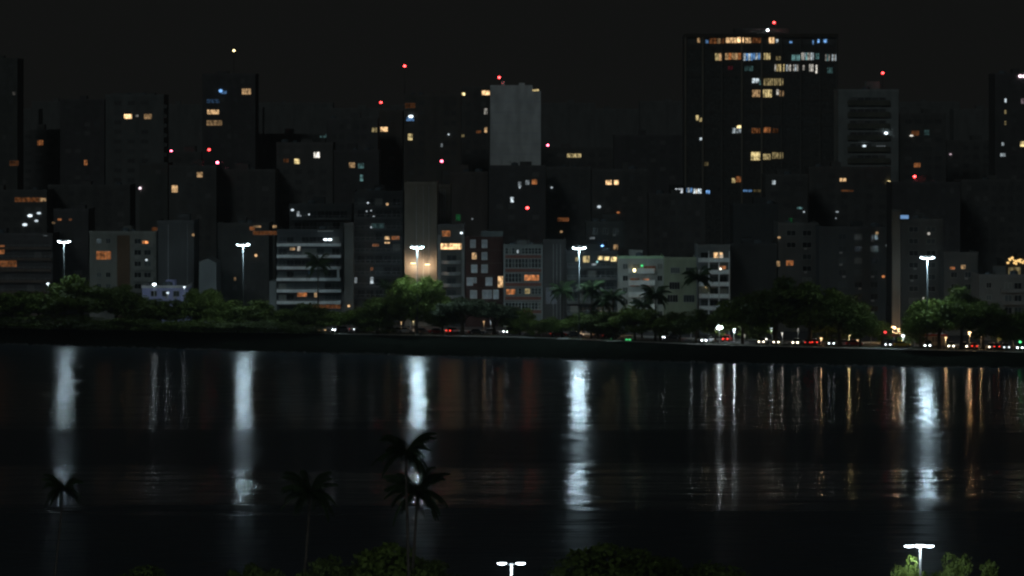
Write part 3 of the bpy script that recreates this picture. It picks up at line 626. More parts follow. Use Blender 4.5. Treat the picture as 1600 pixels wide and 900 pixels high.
# ================================================================ lakeside lighting masts
def mast(x, y, d, label, e=9000):
    z = ZW(y, d); base = 2.9
    r = thing('lighting_mast', label, 'light mast', (XW(x, d), d, base), 'tall lighting masts along the lake')
    hh = z - base; r.rotation_euler.z = math.radians((x*7) % 34 - 17)
    MB().tube([(0, 0, 0), (0, 0, hh*.5), (0, 0, hh+.2)], [.24, .18, .12], 10).obj('pole', mat('weathered_pole', (.09, .10, .10), .6), r, smooth=True)
    MB().box(-.5, .5, -.5, .5, 0, .5).obj('plinth', CONC, r)
    MB().tube([(-1.25, 0, hh), (1.25, 0, hh)], .06, 6).tube([(0, -1, hh), (0, 1, hh)], .06, 6).tube([(-1.1, -.8, hh), (1.1, .8, hh)], .05, 6).tube([(-1.1, .8, hh), (1.1, -.8, hh)], .05, 6).obj('crossarm', DARKM, r)
    hm = MB().box(-.42, .42, -.30, .30, .03, .30).mesh('floodlight', METAL); lm = MB().box(-.40, .40, -.29, .29, -.16, .025).mesh('lens', BULB)
    for (a, b_) in ((-1.25, 0), (1.25, 0), (0, -1.0), (0, 1.0), (-.8, -.7), (.8, -.7), (-.8, .7), (.8, .7)):
        f = link('floodlight', hm, r, (a, b_, hh), rot=(math.radians(28 if b_ <= 0 else -28), math.radians(-18*np.sign(a)), 0))
        link('lens', lm, f, color=(.75, .92, 1, 2.2))
    for a in (-.95, 0, .95): plight(r, (a, -.35, hh-.30), (.62, .87, 1), e/3*.95, .42)
    return r
mast(100, 377, 950, 'lighting mast on the left shore, above the bright round tree', 2600)
mast(380, 382, 934, 'second lighting mast, left of the white-banded block', 5200)
mast(652, 386, 919, 'lighting mast in front of the tall brown end wall', 9000)
mast(905, 387, 903, 'lighting mast beside the palms, brightest on the water', 10500)
mast(1449, 402, 863, 'lighting mast on the right shore, left of the bright green tree', 8500)

# near-shore lamps, cut by the lower frame edge
def twin(x, y, d, label, heads, e=400, pm=None):
    z = ZW(y, d); r = thing('park_lamp', label, 'street lamp', (XW(x, d), d, 1.8), 'lamps on the near shore'); hh = z-1.8
    MB().tube([(0, 0, 0), (0, 0, hh*.6), (0, 0, hh-.12)], [.17, .14, .10], 10).obj('pole', pm or WHITE, r, smooth=True)
    MB().ball((0, 0, hh-.08), .18, .18, .12).obj('pole_cap', METAL, r)
    hm = MB().ball((0, 0, .1), .55, .24, .13, 10, 6).mesh('lamp_head', METAL, True); lm = MB().ball((0, 0, .0), .50, .22, .15, 10, 6).mesh('lens', BULB, True)
    for i, (a, dz) in enumerate(heads):
        MB().tube([(0, 0, hh-.2), (a*.5, 0, hh-.02), (a*.8, 0, hh+dz+.06)], .045, 6).obj('arm', METAL, r)
        f = link('lamp_head', hm, r, (a, 0, hh+dz)); link('lens', lm, f, (0, -.03, -.01), color=(.78, .9, 1, 1.6))
        plight(r, (a, -.05, hh+dz-.35), (.75, .9, 1), e, .16)
twin(799, 880, 380, 'twin-headed white park lamp at the bottom centre edge', [(-1.0, 0), (.98, 0)])
twin(1438, 853, 378, 'triple-headed park lamp at the bottom right', [(-1.2, 0), (-.05, .06), (.95, 0)], 900, DARKM)
twin(60, 921, 380, 'park lamp mostly below the bottom left frame corner', [(-1.0, 0), (1.0, 0)], 420)
twin(455, 921, 380, 'park lamp mostly below the frame, left of the near palms', [(-1.0, 0), (1.0, 0)], 420)

# street lamps of the far shore
def slamp(x, y, c, e, off, label, size=1.0, em=3.0):
    d = T(x)+off; z = ZW(y, d); hh = z-3.0
    r = thing('street_lamp', label, 'street lamp', (XW(x, d), d, 3.0), 'street lamps along the far shore')
    MB().tube([(0, .3, 0), (0, .3, hh*.9), (0, .1, hh+.12)], [.10, .07, .05], 6).obj('pole', METAL, r)
    hd = MB().box(-.3, .3, -.25, .25, .05, .16).obj('lamp_head', DARKM, r, (0, 0, hh))
    o = link('lens', LAMPME, hd, (0, -.02, -.05), color=(*COLR[c], em*.1)); o.scale = (.36*size, .26*size, .22*size)
    if e: plight(r, (0, -.1, hh-.45), COLR[c], e*2.0, .2)
for a in [
 (1124,511,'C',950,10,'very bright white street lamp left of the big dark trees',2.3,18),(1147,514,'C',180,16,'white street lamp just right of the brightest one',1.1,6),(1206,513,'C',90,16,'small white street lamp under the big dark trees',1.0,5),
 (1327,524,'Y',60,12,'low yellowish lamp near the trimmed hedge, right of the dark trees',.9,4),(1361,514,'W',70,18,'amber street lamp left of the concrete column',1.0,4),(1396,512,'W',420,22,'strong amber lamp at the foot of the concrete column',1.7,8),
 (1404,514,'W',180,21,'second amber lamp touching the column foot glare',1.2,6),(1411,524,'C',110,11,'cold white lamp just right of the column foot',1.1,6),(1515,519,'W',140,16,'left of the two warm lamps under the bright right tree',1.1,6),
 (1533,519,'W',140,16,'right of the two warm lamps under the bright right tree',1.1,6),(815,493,'C',60,30,'small cold lamp in front of the white-gridded block',.8,4),(790,495,'M',20,28,'faint lamp left of the white-gridded block base',.6,2),
 (946,498,'Y',90,22,'yellow lamp among the centre palms',1.0,5),(908,509,'W',60,22,'left of the low amber lamps beneath the palms',1.0,4),(966,507,'W',50,20,'right of the low amber lamps beneath the palms',.8,3.5),
 (916,505,'O',20,26,'dim orange lamp between palm trunks',.7,1.2),(646,501,'Y',20,20,'dim yellow lamp under the tallest centre tree',.8,1),(627,503,'W',15,20,'dimmer lamp left of the yellow one under the tallest tree',.7,.8),
 (437,514,'M',25,15,'tiny pale lamp at road level left of centre',.6,2.5),(508,515,'W',20,14,'tiny orange lamp at road level behind a shrub',.6,1.2),(498,515,'W',10,14,'tiny faint lamp beside the orange one at road level',.5,.8),
 (1080,515,'C',25,22,'faint white lamp left of the brightest street lamp',.6,1.8),(75,443,'C',120,34,'white lamp above the canopy at left, beside the bright round tree',1.2,4),(2,467,'O',120,12,'deep orange lamp at the left frame edge',2.2,4),
 (241,444,'C',45,18,'bright violet-white lamp over the low white building, left one',1.4,8),(288,448,'C',15,18,'small white lamp over the low white building, right one',.8,4),(262,457,'C',20,16,'soft white lamp against the low white building wall',1.2,1.2),
 (1582,511,'C',15,24,'upper of two tiny white lamps near the right edge',.6,1.8),(1584,520,'C',15,14,'lower of two tiny white lamps near the right edge',.7,2.2),(1247,513,'M',10,22,'dim lamp beneath the middle of the dark trees',.5,.6),
 (1275,512,'M',10,20,'dim lamp beneath the right part of the dark trees',.6,.6),(1163,523,'M',10,12,'dim lamp right of the pair of white street lamps',.6,.8),(641,463,'O',110,30,'orange glowing lamp half hidden inside the tallest centre tree',1.9,.7),
 (1283,528,'W',50,12,'low amber lamp right of the last red-tailed car',.9,3),(1222,520,'M',30,18,'pale lamp among the trunks of the big dark trees',.7,1.5),(1478,527,'W',60,12,'small amber lamp at the right end of the kiosk',.9,3),(1560,524,'W',90,12,'third warm lamp, nearer the right edge',1.0,4),(1340,531,'W',30,11,'weak amber lamp above the dull red car',.8,1.6),(756,502,'W',15,12,'thin warm lamp post left of the white-gridded block',.7,1.0),(767,501,'C',10,12,'thin white lamp beside the thin warm lamp post',.5,1.0),(846,502,'M',10,8,'pale short lamp left of the clipped round tree',.5,1.5),(372,477,'C',70,22,'hidden lamp silvering shrubs below the second mast',.5,.5)]:
    slamp(*a[:5], a[5], a[6], a[7])

# red and green signal lamps
def signal(x, y, c, off, label, s):
    d = T(x)+off; z = ZW(y, d); r = thing('signal_lamp', label, 'signal', (XW(x, d), d, 3))
    MB().tube([(0, 0, 0), (0, 0, z-3)], .06, 6).obj('pole', DARKM, r); MB().box(-.35, .35, -.1, .15, -.3, .3).obj('housing', DARKM, r, (0, 0, z-3))
    o = link('lens', LAMPME, r, (0, -.12, z-3), color=(*COLR[c], s*.1)); o.scale = (.33, .1, .26)
signal(1383, 519, 'R', 12, 'red traffic signal left of the column foot', 3)
signal(1594, 534, 'G', 10, 'green signal light at the right frame edge', 3)
for x, w, lab in ((979, .35, 'left of the green glowing ground lights on the lake path'), (984, .35, 'right of the green glowing ground lights on the lake path'), (955, .15, 'tiny green ground light under the palms')):
    d = T(x)+3.4; r = thing('ground_light', lab, 'ground light', (XW(x, d), d, 3.05))
    MB().box(-.4, .4, -.2, .2, 0, .12).obj('housing', DARKM, r); o = link('lens', LAMPME, r, (0, -.1, .3), color=(.1, 1, .3, .25*w)); o.scale = (w, .15, w*.6)

# kiosk with a long awning
d = T(1430)+17
r_ = thing('kiosk', 'long low kiosk with red-edged pale awning behind the road', 'kiosk', (XW(1428, d), d, 3))
hw = 49*d/F
MB().box(-hw, hw, 0, 6, 0, 2.5).obj('wall', wallmat((.42,.40,.36)), r_); MB().box(-hw-.3, hw+.3, -1.6, 6.2, 2.5, 2.72).obj('awning', wallmat((.5,.42,.38)), r_)
MB().box(-hw-.32, hw+.32, -1.68, -1.61, 2.42, 2.85).obj('awning_edge', wallmat((.35,.05,.04)), r_)
for i in range(7): MB().box(-.05, .05, -1.55, -1.45, 0, 2.49).obj('post', METAL, r_, (-hw+.3+i*(2*hw-.6)/6, 0, 0))
for i in range(4): MB().box(-1.1, 1.1, -.05, -.003, .9, 2.1).obj('serving_hatch', FRAMED, r_, (-hw+2.5+i*3.6, 0, 0))

# ================================================================ trees
def leafmat(name, col):
    m = bpy.data.materials.new(name); m.use_nodes = True; nt = m.node_tree; N = nt.nodes; L = nt.links
    b = N['Principled BSDF']; b.inputs['Roughness'].default_value = .6; b.inputs['Specular IOR Level'].default_value = .25
    tc = N.new('ShaderNodeTexCoord'); no = N.new('ShaderNodeTexNoise'); no.inputs['Scale'].default_value = 1.1; L.new(tc.outputs['Object'], no.inputs[0])
    oi = N.new('ShaderNodeObjectInfo'); ad = N.new('ShaderNodeMath'); ad.operation = 'ADD'; L.new(no.outputs['Fac'], ad.inputs[0]); L.new(oi.outputs['Random'], ad.inputs[1])
    cr = N.new('ShaderNodeMapRange'); cr.inputs['From Min'].default_value = .4; cr.inputs['From Max'].default_value = 1.6; cr.inputs['To Min'].default_value = .6; cr.inputs['To Max'].default_value = 1.3
    L.new(ad.outputs[0], cr.inputs[0]); sc = N.new('ShaderNodeVectorMath'); sc.operation = 'SCALE'; sc.inputs[0].default_value = col; L.new(cr.outputs[0], sc.inputs['Scale'])
    L.new(sc.outputs[0], b.inputs['Base Color'])
    tr = N.new('ShaderNodeBsdfTranslucent'); L.new(sc.outputs[0], tr.inputs[0]); mx = N.new('ShaderNodeMixShader'); mx.inputs[0].default_value = .3
    L.new(b.outputs[0], mx.inputs[1]); L.new(tr.outputs[0], mx.inputs[2]); L.new(mx.outputs[0], N['Material Output'].inputs[0]); return m
LEAF = leafmat('leaf', (.098, .140, .024)); LEAFP = leafmat('leaf_pale', (.085, .11, .06)); PALML = leafmat('palm_leaf', (.035, .062, .022))
BARK = mat('bark', (.09, .07, .05), .95, .1, noise=.4, scale=2)
def crown_mesh(seed, style, n=3600, leaf=.055, mt=None):
    """unit crown: fits x,y in -.5...5 and z in 0..1; leaves on many clumps"""
    r = np.random.default_rng(seed); C = []
    nc = 60
    while len(C) < nc:
        p = r.uniform(-1, 1, 3)
        if style == 'broad':
            if p[0]**2+p[1]**2 > .8: continue
            z = .22+.66*(1-.7*(p[0]**2+p[1]**2))*(.25+.75*abs(p[2])); rad = r.uniform(.08, .15)
        elif style == 'umbrella':
            if p[0]**2+p[1]**2 > .8: continue
            z = .72+.12*p[2]-.15*(p[0]**2+p[1]**2); rad = r.uniform(.06, .12)
        elif style == 'shrub':
            if p[0]**2+p[1]**2+p[2]**2*.6 > .8: continue
            z = .48+.42*p[2]; rad = r.uniform(.08, .14)
        else:
            if p[0]**2+p[1]**2+p[2]**2 > .8: continue
            z = .56+.36*p[2]; rad = r.uniform(.08, .15)
        C.append((p[0]*.42, p[1]*.42, z, rad))
    C = np.array(C); idx = r.integers(0, nc, n); dirs = r.normal(size=(n, 3)); dirs /= np.linalg.norm(dirs, axis=1)[:, None]
    rr = C[idx, 3:4]*(.55+.5*r.random((n, 1)))
    P = C[idx, :3] + dirs*rr*np.array([1, 1, .75])
    a = r.normal(size=(n, 3)); a /= np.linalg.norm(a, axis=1)[:, None]; b_ = np.cross(a, dirs+.3*r.normal(size=(n, 3))); b_ /= np.linalg.norm(b_, axis=1)[:, None]
    s = leaf*(.5+.6*r.random((n, 1)))
    V = np.stack([P-a*s*.6, P-b_*s*.32, P+a*s*.6, P+b_*s*.32], 1).reshape(-1, 3)
    me = bpy.data.meshes.new('crown'); me.vertices.add(4*n); me.vertices.foreach_set('co', V.ravel()); me.loops.add(4*n); me.loops.foreach_set('vertex_index', np.arange(4*n))
    me.polygons.add(n); me.polygons.foreach_set('loop_start', np.arange(n)*4); me.polygons.foreach_set('loop_total', np.full(n, 4)); me.update(calc_edges=True); me.validate()
    me.materials.append(mt or LEAF); return me, C
def trunk_mesh(C, seed):
    r = random.Random(seed); mb = MB(); mb.tube([(0, 0, 0), (.01, 0, .18), (0, .01, .36), (.02, 0, .6)], [.026, .020, .016, .006], 7)
    for i in r.sample(range(len(C)), 11):
        c = C[i]; z0 = r.uniform(.22, .45); mb.tube([(0, 0, z0), (c[0]*.5, c[1]*.5, (z0+c[2])*.5+.03), (c[0], c[1], c[2])], [.011, .007, .002], 5)
    return mb.mesh('trunk', BARK)
PROTO = {}
for st, seeds in (('broad', (1, 2, 3)), ('round', (4, 5, 6)), ('umbrella', (7, 8)), ('shrub', (9, 10))):
    for s in seeds:
        me, C = crown_mesh(s, st, 7000 if st != 'shrub' else 3600, .05, LEAFP if st == 'umbrella' else LEAF); PROTO.setdefault(st, []).append((me, trunk_mesh(C, s)))
tn = [0]
def tree(x, y, w, st, off, label, base=3.0, d=None, group='trees along the far shore', name=None):
    d = d or T(x)+off; h = ZW(y, d)-base; tn[0] += 1; me, tm = PROTO[st][tn[0] % len(PROTO[st])]
    r = thing(name or ('shrub' if st == 'shrub' else 'tree'), label, 'shrub' if st == 'shrub' else 'tree', (XW(x, d), d, base), group, tn[0]*2.39)
    W_ = w*d/F*1.42; h *= 1.05
    for nm, m_ in (('trunk', tm), ('crown', me)):
        o = link(nm, m_, r); o.scale = (W_, W_, h)
for a in [
 (18,452,80,'round',6,'dark tree at the left frame edge by the orange lamp'),(60,446,70,'broad',14,'dark tree between the orange lamp and the bright round tree'),(128,427,118,'broad',5,'broad tree lit bright green by the leftmost mast'),(182,440,92,'broad',9,'dark shoulder of foliage right of the bright green left tree'),
 (228,466,76,'round',6,'dark tree in front of the low white building, left one'),(276,466,80,'broad',7,'dark tree in front of the low white building, right one'),(318,446,62,'round',16,'greenish tree beneath the gabled end wall'),(352,468,66,'round',7,'dark tree left of the second mast foot'),
 (398,466,84,'broad',6,'dark tree right of the second mast foot'),(434,480,58,'round',9,'low dark tree under the garage wing of the banded block'),(486,472,54,'round',5,'ball-shaped tree in front of the white-banded block'),(455,484,50,'shrub',6,'low bush left of the ball-shaped tree'),
 (528,484,74,'broad',8,'low wide tree right of the ball-shaped tree'),(572,480,62,'round',10,'dark tree before the dark glazed block'),(608,458,74,'round',9,'dark tree left of the tallest centre tree'),(650,424,86,'round',6,'tallest centre tree, standing under the third mast'),
 (692,468,62,'round',8,'dark tree right of the tallest centre tree'),(722,460,98,'umbrella',6,'pale feathery flat-topped tree before the crescent-balconied block'),(772,470,86,'umbrella',10,'feathery flat-topped tree before the brick block'),(806,480,60,'round',16,'small tree under the white-gridded block'),
 (862,495,52,'round',5,'neatly rounded low tree left of the centre palms'),(834,499,30,'shrub',5,'small rounded bush beside the neatly rounded tree'),(812,497,34,'shrub',7,'small rounded bush under the gridded block lamp'),(905,490,44,'round',14,'low tree between the first two centre palms'),
 (935,482,62,'round',6,'green-lit tree right of the fourth mast foot'),(962,492,48,'shrub',9,'dark bush behind the green ground lights'),(992,476,66,'round',5,'green-lit tree under the pale grey block'),(1032,488,60,'round',7,'dark tree under the yellow-green block, left one'),
 (1062,486,50,'round',9,'dark tree under the yellow-green block, right one'),(1088,480,62,'broad',8,'dark tree below the large palm'),(1118,488,50,'round',14,'dark tree behind the very bright street lamp'),(1160,456,84,'broad',8,'leftmost of the massed big dark trees'),
 (1212,428,112,'broad',9,'tallest of the massed big dark trees'),(1264,434,112,'round',10,'massed dark tree right of the tallest'),(1312,448,90,'broad',8,'rightmost of the massed big dark trees'),(1344,484,54,'round',8,'small green-lit tree at the right end of the dark mass'),
 (1438,472,60,'broad',9,'dark tree left under the rightmost mast'),(1468,454,88,'broad',6,'green tree directly right of the rightmost mast, lower half'),(1502,443,84,'broad',7,'brightest green tree right of the rightmost mast'),(1536,468,66,'round',9,'dark tree right of the brightest green tree'),
 (1572,486,60,'round',11,'low dark tree before the right-edge pale block'),(1604,482,56,'round',11,'dark tree cut by the right frame edge'),(1378,502,36,'shrub',14,'bush left of the concrete column foot'),(1425,505,40,'shrub',13,'bush right of the concrete column foot'),
 (95,492,120,'shrub',-4,'low dark thicket beneath the bright round tree'),(215,497,110,'shrub',-4,'low dark thicket below the low white building'),(330,497,110,'shrub',-4,'low dark thicket left of the second mast'),(415,500,80,'shrub',-4,'low dark thicket right of the second mast'),(10,495,90,'shrub',-4,'low dark thicket at the left frame edge'),
 (165,500,100,'shrub',-5,'dark reed bed between the two left thickets'),(270,503,100,'shrub',-5,'dark reed bed below the low white building'),(372,503,80,'shrub',-4,'dark reed bed at the second mast foot'),(470,508,70,'shrub',-1,'dark reed bed below the ball-shaped tree'),(590,497,60,'shrub',4,'bush left of the tallest centre tree foot'),(1185,500,60,'shrub',18,'bush under the left of the dark trees'),(1300,503,60,'shrub',20,'bush under the right of the dark trees'),
]: tree(*a)
# near shore trees at the bottom of the frame
for a in [
 (1418,868,56,'round',379,'near leafy tree lit below the triple lamp, left one'),(1452,882,44,'round',372,'near leafy tree just under the triple lamp head'),(1498,862,62,'round',386,'near tree with bright leaves right of the triple lamp'),(1548,872,70,'broad',384,'near tree with dim leaves at the bottom right'),
 (960,838,190,'broad',402,'broad dark near tree right of the twin lamp'),(1090,862,150,'broad',404,'dark near tree at bottom, right of centre'),(690,872,110,'broad',398,'dark near tree left of the twin lamp'),(600,838,150,'broad',400,'large dark near tree under the frond-tipped palm'),
 (500,868,90,'round',396,'dim green near tree between the bottom light streaks'),(250,880,160,'broad',400,'dark near tree at bottom left'),(395,876,90,'round',398,'dark near tree below the second reflection')]:
    tree(a[0], a[1], a[2], a[3], 0, a[5], base=1.8, d=a[4], group='trees on the near shore')

def frond_mesh(L, droop, nl, wl, seed):
    r = random.Random(seed); mb = MB(); pts = []
    for i in range(9):
        t = i/8; pts.append(Vector((L*t*(1-.12*t*droop), 0, L*((1.45-1.0*droop)*t-.85*t*t))))
    mb.tube(pts, [.05*(1-t/8)+.008 for t in range(9)], 4)
    for i in range(nl):
        t = .12+.88*i/nl; k = min(7, int(t*8)); p = pts[k].lerp(pts[k+1], t*8-k)
        ll = wl*math.sin(math.pi*min(1, .18+t*.8))**.7
        for sgn in (-1, 1):
            dr = r.uniform(.45, .8); tip = p + Vector((ll*.45, sgn*ll*.75, -ll*dr)); w = Vector((.06*L/3, 0, .0))
            mb.v += [tuple(p-w), tuple(p+w), tuple(tip)]; n = len(mb.v); mb.f.append((n-3, n-2, n-1)); mb.m.append(0)
    return mb.mesh('frond', PALML)
FR = [frond_mesh(3.7, dd, 44, 1.15, i) for i, dd in enumerate((.25, .8, 1.3))]
FRN = [frond_mesh(3.6, dd, 44, .95, i+5) for i, dd in enumerate((.25, .8, 1.3))]
def palm(x, y, d, label, s=1.0, base=3.0, lean=0, group='palms on the far shore', n=28, fr=FR):
    z = ZW(y, d)-base; r = thing('palm_tree', label, 'palm tree', (XW(x, d), d, base), group)
    MB().tube([(lean, 0, 0), (lean*.6, 0, z*.4), (lean*.15, 0, z*.8), (0, 0, z)], [.26*s, .17*s, .14*s, .12*s], 8).obj('trunk', mat('palm_bark', (.05, .042, .034), .95, .1, noise=.4, scale=2), r, smooth=True)
    rr = random.Random(int(x)*3+1)
    for i in range(n):
        o = link('frond', fr[i % 3], r, (0, 0, z)); a = i*2.399+rr.uniform(-.2, .2)
        o.rotation_euler = (rr.uniform(-.2, .2), rr.uniform(-.35, .25), a); q = s*rr.uniform(.85, 1.1); o.scale = (q, q, q)
for a in [(878,455,T(878)+8,'leftmost centre palm before the charcoal wall',1.05),(924,452,T(924)+7,'second centre palm, right of the brightest mast',1.1),(958,466,T(958)+6,'third centre palm, lower than its left neighbour',1.1),
          (1024,462,T(1024)+8,'bushy palm before the yellow-green block',1.15),(1091,434,T(1091)+22,'large palm before the white balcony-grid block',1.2),(497,412,T(497)+34,'faint palm in front of the white balcony bands',1.2),
          (942,474,T(942)+14,'short palm behind the third centre palm',.9),(1003,478,T(1003)+14,'low palm left of the bushy palm',.9),(608,448,T(608)+30,'dim palm left of the tallest centre tree',.9)]:
    palm(*a)
for a in [(634,706,392,'near palm whose upper fronds cross the third reflection',1.0),(652,770,398,'near palm just below the frond-tipped palm',1.1),(484,772,396,'near palm silhouette left of the lower palm pair',1.0),
          (98,764,396,'near palm silhouette at lower left, crossing the first reflection',.7)]:
    palm(*a, base=1.8, group='palms on the near shore', n=34, fr=FRN, lean=(a[0] % 7-3)*.5)

# ================================================================ cars
def car_proto(name, paint, style):
    r = thing(name, '', 'car', (0, 0, 0)); L_c, Wd = (4.3, 1.75) if style == 'sedan' else (4.4, 1.85)
    belt = .88; roof = 1.45 if style == 'sedan' else 1.72
    # body: lofted stations along x (front = +x)
    st = [(-L_c/2, .62, .35, .80), (-L_c/2+.12, .80, .28, .92), (-1.2, .87, .24, .96), (0, .87, .24, .95), (1.0, .87, .24, .92), (1.75, .83, .26, .82), (L_c/2-.08, .74, .30, .70), (L_c/2, .60, .38, .60)]
    mb = MB()
    for x, hw_, z0, z1 in st: 
        s = hw_*Wd/1.75; mb.v += [(x, -s*.94, z0), (x, -s, (z0+z1)/2), (x, -s*.93, z1), (x, s*.93, z1), (x, s, (z0+z1)/2), (x, s*.94, z0)]
    for i in range(len(st)-1):
        for j in range(6): a = i*6+j; b_ = i*6+(j+1) % 6; mb.f.append((a, b_, b_+6, a+6)); mb.m.append(0)
    mb.f += [tuple(range(6)), tuple(range(len(st)*6-1, len(st)*6-7, -1))]; mb.m += [0, 0]
    mb.obj('body', paint, r)
    back = -1.55 if style == 'sedan' else -2.0
    def cab(inset, z0, z1, m, name):
        mb = MB(); s0 = .80-inset; s1 = .66-inset
        v = [(back-inset*0, z0), (1.0, z0), (.35, z1), (back+(.55 if style == 'sedan' else .25), z1)]
        mb.v = [(x, -s0 if z == z0 else -s1, z) for x, z in v] + [(x, s0 if z == z0 else s1, z) for x, z in v]
        mb.f = [(0, 1, 2, 3), (7, 6, 5, 4), (1, 5, 6, 2), (0, 3, 7, 4), (3, 2, 6, 7)]; mb.m = [0]*5; return mb.obj(name, m, r)
    cab(.0, .90, roof-.06, CARGLASS, 'windows')
    s1 = .64; x2, x3 = .38, back+(.53 if style == 'sedan' else .22)
    MB().box(x3, x2, -s1, s1, roof-.057, roof).obj('roof', paint, r)
    wm_ = MB().tube([(0, -.11, 0), (0, .11, 0)], .32, 12).mesh('wheel', mat('tyre', (.02, .02, .02), .9)); rm = MB().tube([(0, -.12, 0), (0, .12, 0)], .19, 8).mesh('rim', METAL)
    for x in (-1.3, 1.32):
        for y in (-.80, .80): w_ = link('wheel', wm_, r, (x, y, .32)); link('rim', rm, w_)
    for y in (-.58, .58):
        link('headlight', HEADM, r, (L_c/2-.02, y, .60), color=(.9, .95, 1, .0)); link('taillight', TAILM, r, (-L_c/2+.0, y, .72), color=(1, .06, .04, .0))
    return r
CARGLASS = mat('car_glass', (.02, .022, .025), .1, .6, noise=.1)
HEADM = MB().ball((0, 0, 0), .10, .20, .13, 8, 6).mesh('headlight', BULB, True); TAILM = MB().ball((0, 0, 0), .06, .18, .10, 8, 6).mesh('taillight', BULB, True)
paints = {'silver': (.5, .52, .54), 'black': (.02, .02, .022), 'red': (.35, .03, .02), 'white': (.75, .76, .76), 'blue': (.04, .07, .16), 'yellow': (.55, .36, .03), 'grey': (.2, .21, .22)}
CP = {}
bpy.context.view_layer.update()
for s in ('sedan', 'van'):
    for c in paints: CP[c, s] = None
def car(x, y, c, s, rz, head, tail, label, cat='car'):
    d = None
    for off in np.arange(10.6, 21.0, .1):
        dd = T(x)+off
        if ZW(y, dd) <= 3.0+.7: d = dd; break
    d = d or T(x)+(20 if ZW(y, T(x)+20.9) > 3.7 else 11)
    if CP[c, s] is None:
        pr = car_proto('parked_car' if s == 'sedan' else 'parked_van', mat('paint_'+c, paints[c], .28, .5, noise=.06, scale=3), s); CP[c, s] = pr; o = pr
        KIDS[pr.name] = None
    else:
        o = CP[c, s].copy(); COL.objects.link(o)
        for ch in [q for q in bpy.data.objects if q.parent == CP[c, s]]:
            k_ = ch.copy(); COL.objects.link(k_); k_.parent = o
            for g in [q for q in bpy.data.objects if q.parent == ch]: g_ = g.copy(); COL.objects.link(g_); g_.parent = k_
    o.location = (XW(x, d), d, 3.012); o.rotation_euler.z = math.radians(rz); o['label'] = label; o['category'] = cat; o['group'] = 'cars on the lakeside road'
    for ch in [q for q in bpy.data.objects if q.parent == o]:
        if ch.name.startswith('headlight'): ch.color = (*head[1], head[0]*.1)
        if ch.name.startswith('taillight'): ch.color = (1, .05, .03, tail*.1)
CW = (.85, .93, 1); WW = (1, .86, .66)
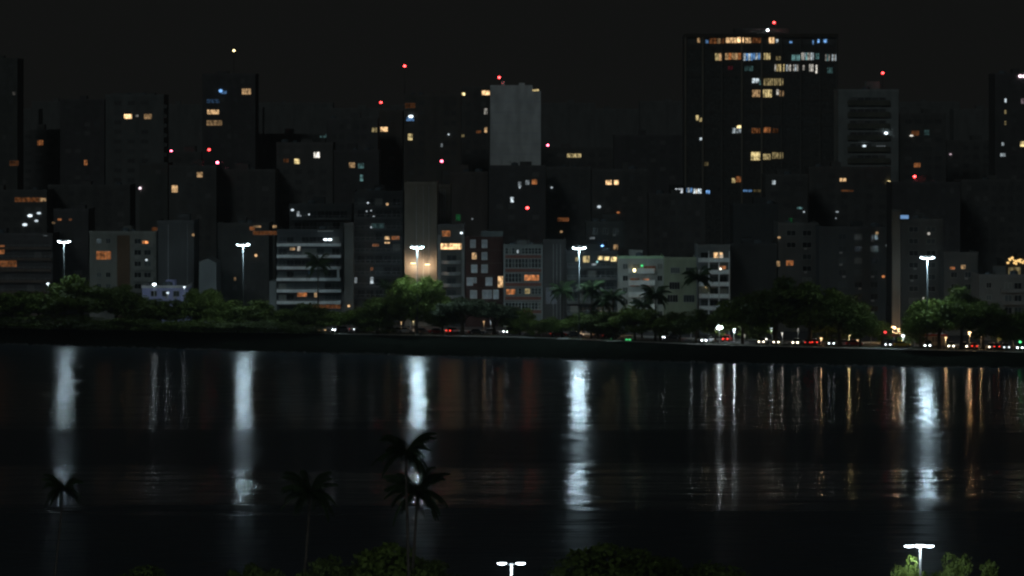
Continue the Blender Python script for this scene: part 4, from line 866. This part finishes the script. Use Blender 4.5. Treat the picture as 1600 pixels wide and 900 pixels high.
for a in [
 (533,517,'silver','sedan',-150,(22,CW),2,'car with dazzling blue-white headlights left of centre'),(566,514,'silver','sedan',185,(6,CW),0,'pale silver car right of the dazzling blue-white one'),(612,518,'grey','sedan',0,(.6,WW),0,'grey car parked under the tallest tree, left of a silver pair'),
 (622,520,'silver','sedan',4,(.5,CW),0,'front silver car of the pair under the tallest tree'),(634,516,'white','sedan',0,(.8,WW),.2,'white car right of the silver pair under the tallest tree'),(660,519,'grey','sedan',0,(1.0,WW),.2,'grey car with faint lamps, left of the red-lit one'),
 (683,519,'red','sedan',2,(.3,WW),.5,'dull red car just left of the red tail glow'),(707,516,'red','sedan',60,(0,CW),7,'car showing a bright red tail glow under the feathery tree'),(745,519,'black','sedan',0,(.2,CW),.3,'black car left of the thin lamp posts'),
 (768,518,'silver','sedan',6,(.6,CW),0,'silver car beneath the feathery tree by the brick block'),(798,517,'black','van',-130,(14,CW),9,'dark van with white front and red tail glow'),(873,523,'red','sedan',0,(.5,WW),1.2,'dark red car behind the neatly rounded tree'),
 (898,525,'black','sedan',0,(1.2,WW),.2,'black car with weak headlights under the first palms'),(955,524,'black','sedan',0,(.2,CW),1.5,'black car with a pinkish tail lamp under the palms'),(940,523,'grey','sedan',0,(.2,CW),.1,'grey car between palm trunks'),
 (1049,526,'black','sedan',-158,(12,CW),8,'car with white headlights and a red tail, left of the bright lamp'),(1106,531,'silver','sedan',-120,(16,CW),0,'car with glaring headlights below the bright street lamp'),(1137,529,'red','sedan',70,(0,CW),7,'bright red-lit car right of the glaring headlights'),
 (1193,533,'white','sedan',-110,(10,WW),0,'leftmost white-lit car under the dark trees'),(1214,534,'grey','sedan',-100,(11,WW),0,'second white-lit car under the dark trees'),(1245,534,'white','sedan',-105,(13,WW),0,'third and brightest car under the dark trees'),
 (1263,535,'black','sedan',80,(0,WW),2.5,'small car with dim red tail, left of its twin'),(1273,534,'red','sedan',85,(0,WW),4,'red-tailed car at the end of the dark trees'),(1299,536,'grey','sedan',-95,(8,CW),0,'lone car with a small cold headlight right of the dark trees'),
 (1335,541,'red','sedan',0,(.5,WW),.8,'dull red car left of the column'),(1322,540,'silver','sedan',0,(.2,CW),0,'silver car just left of the dull red one'),(1392,537,'black','van',-115,(8,CW),0,'black van with greenish-white headlights below the column'),
 (1409,539,'yellow','sedan',0,(.2,WW),.2,'yellow taxi below the column foot'),(1450,541,'black','van',-100,(13,CW),0,'large black van with cold headlights before the kiosk'),(1487,542,'white','sedan',-100,(13,WW),1,'white-lit car at the right end of the kiosk'),
 (1506,541,'grey','sedan',-95,(12,WW),2,'car with amber-white headlights right of the kiosk'),(1521,540,'red','sedan',90,(0,WW),4,'red-tailed car right of the amber-white one'),(1549,544,'silver','sedan',-95,(7,WW),0,'left of two adjoining cars near the right edge'),
 (1557,542,'black','sedan',85,(0,WW),3,'red-tailed car tucked behind the adjoining pair'),(1571,542,'silver','sedan',-90,(4,CW),0,'dim silver car near the right edge'),(1594,544,'white','van',-100,(15,CW),0,'brightly lit white van at the right frame edge')]:
    car(*a, cat='van' if a[3] == 'van' else 'car')
for c_ in CP.values():
    if c_ is not None and not c_['label']: c_['label'] = 'car'
hz = MB().box(-900, 900, -30, 2600, -1.2, 175).mesh('haze', [])  # haze volume added to lift the blacks and even out the tones
hm_ = bpy.data.materials.new('lift_haze'); hm_.use_nodes = True; nt = hm_.node_tree; nt.nodes.remove(nt.nodes['Principled BSDF'])
pv = nt.nodes.new('ShaderNodeVolumePrincipled'); pv.inputs['Color'].default_value = (.8, .88, .9, 1); pv.inputs['Density'].default_value = .00013; pv.inputs['Anisotropy'].default_value = .3
nt.links.new(pv.outputs[0], nt.nodes['Material Output'].inputs['Volume']); hz.materials.append(hm_)
o = link('haze', hz); o['kind'] = 'stuff'
# rocks along the waterline
mb = MB(); rk = random.Random(21)
for i in range(900):
    x = rk.uniform(-150, 1750); w0 = WL(x); yy = w0 + rk.uniform(-1.2, 1.5); q = rk.uniform(.2, .75); X = XW(x, yy); zz = (yy-w0)*.11
    k0 = len(mb.v)
    for (a, b_, c_) in ((-1,-1,-.5),(1,-1,-.5),(1,1,-.5),(-1,1,-.5),(-.6,-.5,.6),(.5,-.6,.5),(.6,.5,.65),(-.5,.6,.5)): mb.v.append((X+a*q*rk.uniform(.7,1.3), yy+b_*q*rk.uniform(.7,1.3), zz+c_*q*.7))
    for q_ in ((0,1,5,4),(1,2,6,5),(2,3,7,6),(3,0,4,7),(4,5,6,7)): mb.f.append(tuple(k0+t for t in q_)); mb.m.append(0)
o = mb.obj('shore_rocks', mat('dark_rock', (.06, .062, .058), .9, .2, noise=.5, scale=1)); o['kind'] = 'stuff'; o['label'] = 'dark wet rocks strewn along the far waterline'
print('objects', len(bpy.data.objects))
